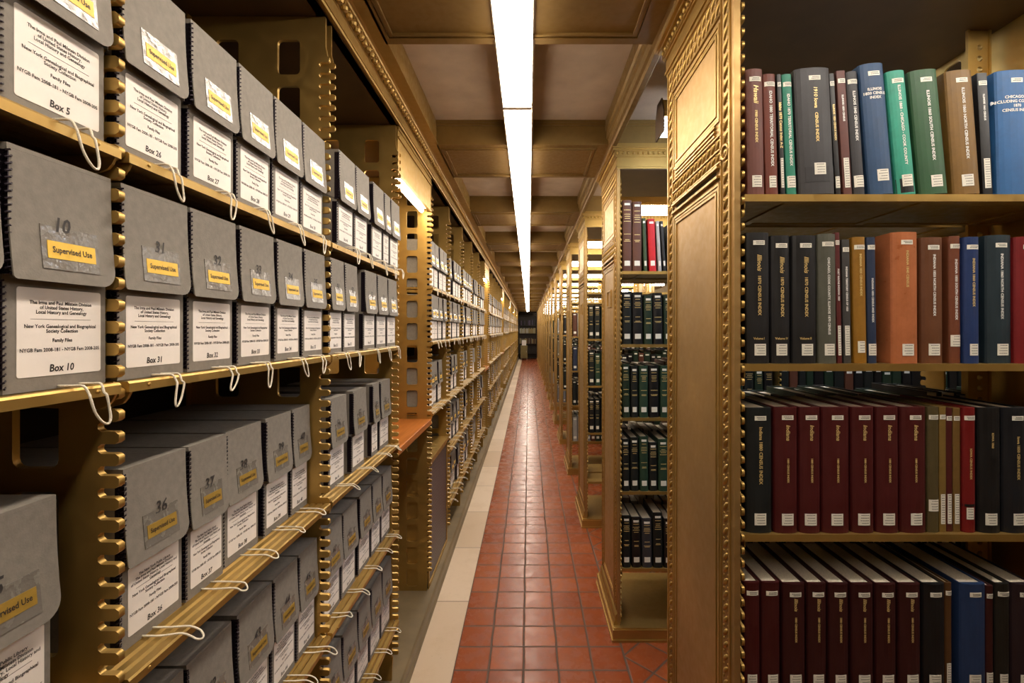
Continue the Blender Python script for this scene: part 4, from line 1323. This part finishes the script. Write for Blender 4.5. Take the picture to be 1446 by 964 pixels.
# stacks 2..: slices
for k in range(2, NSTACK):
    nmax = 5 if k == 2 else (4 if k < 5 else (3 if k < 10 else 0))
    for r in range(5):
        if k % 2 == 0: pal = [pal_mix, pal_dark, pal_dark, [BLK, DK], pal_mix][r]
        else: pal = [pal_white, pal_white, pal_mix, [BLK, DK], pal_white][r]
        if r == 0: continue
        if r == 4 and k % 2 == 0: continue
        x = row_books(k, r, pal, BX0, bay_end(0), nmax, '') if nmax else BX0
        mass_row(x, bay_end(0), k, r)
        if k < 6: mass_row(BX0, bay_end(0), k, r, False)
        if k < 4: mass_row(XR + 0.85, bay_end(1), k, r)
o = mass.build('distant_books', MASSM)
tag(o, 'remaining rows of dark books deep in the right-hand stacks', 'books'); o['kind'] = 'stuff'

# ------------------------------------------------------------------ far end: bookcase and small cabinet
t = empty('bookcase', (-0.045, 25.85, 0))
DKW = simple('dark_bookcase_wood', (0.035, 0.022, 0.014, 1), 0.5, 0, 0.2, 10, 0.1)
for s in (-1, 1): MB().box(s*0.485 - 0.015, s*0.485 + 0.015, 0, 0.36, 0, 2.38).build('side_panel', DKW, t)
MB().box(-0.469, 0.469, 0.345, 0.36, 0, 2.38).build('back_panel', DKW, t)
FZ = [2.36, 1.83, 1.385, 0.83, 0.30, 0.06]
for zz in FZ: MB().box(-0.469, 0.469, 0, 0.344, zz - 0.02, zz).build('shelf', DKW, t)
tag(t, 'tall dark bookcase closing the far end of the aisle', 'bookcase')
for r, (zz, pal) in enumerate(((1.83, [cloth(120, 105, 130), cloth(90, 80, 100), BLK]), (1.385, [cloth(220, 214, 196), cloth(190, 170, 120), cloth(206, 196, 160)]), (0.83, [cloth(190, 170, 120), BR, cloth(150, 140, 120)]))):
    x = -0.045 - 0.45; n = 0
    while x < 0.36:
        wd = rk.choice([0.05, 0.06, 0.07])
        if r == 0 and n in (5, 6): x += wd; n += 1; continue
        gbook(x, wd, zz, rk.choice([0.27, 0.25, 0.29]), 25.88, rk.choice(pal), 'tiny book in the far bookcase, %s on its %s filled shelf' % (ORD[n], ORD[r]), 'books in the dark bookcase at the far end', 0, False, False)
        x += wd + 0.006; n += 1
t = empty('side_cabinet', (-0.245, 24.7, 0))
OLC = gold('olive_cabinet_paint', (0.20, 0.15, 0.05, 1), 0.1, 0.5)
MB().box(-0.18, 0.18, 0, 0.30, 0.10, 0.74).build('cabinet_body', OLC, t)
MB().box(-0.19, 0.19, -0.01, 0.31, 0.741, 0.765).build('cabinet_top', OLC, t)
for sx in (-0.15, 0.15):
    for sy in (0.03, 0.27): MB().tube([(sx, sy, 0), (sx, sy, 0.0995)], 0.014, 8).build('leg', M['lamp_metal'], t)
d_ = MB(); d_.box(-0.165, 0.165, -0.008, -0.0005, 0.13, 0.71); dd = d_.build('door', OLC, t)
MB().box(0.12, 0.13, -0.02, -0.0085, 0.40, 0.50).build('handle', M['lamp_metal'], dd)
tag(t, 'small olive cabinet standing before the far bookcase', 'cabinet')
t = MB()
for i in range(6): t.box(-0.245 - 0.11 + rk.uniform(-.004, .004), -0.245 + 0.11, 24.74, 24.94, 0.766 + i*0.045, 0.766 + i*0.045 + 0.043)
o = t.build('paper_stack', M['paper']); tag(o, 'white stack of papers on top of the far olive cabinet', 'papers')
print('archive boxes', n_ind, 'books', BOOKS_N[0], 'objects', len(bpy.data.objects))
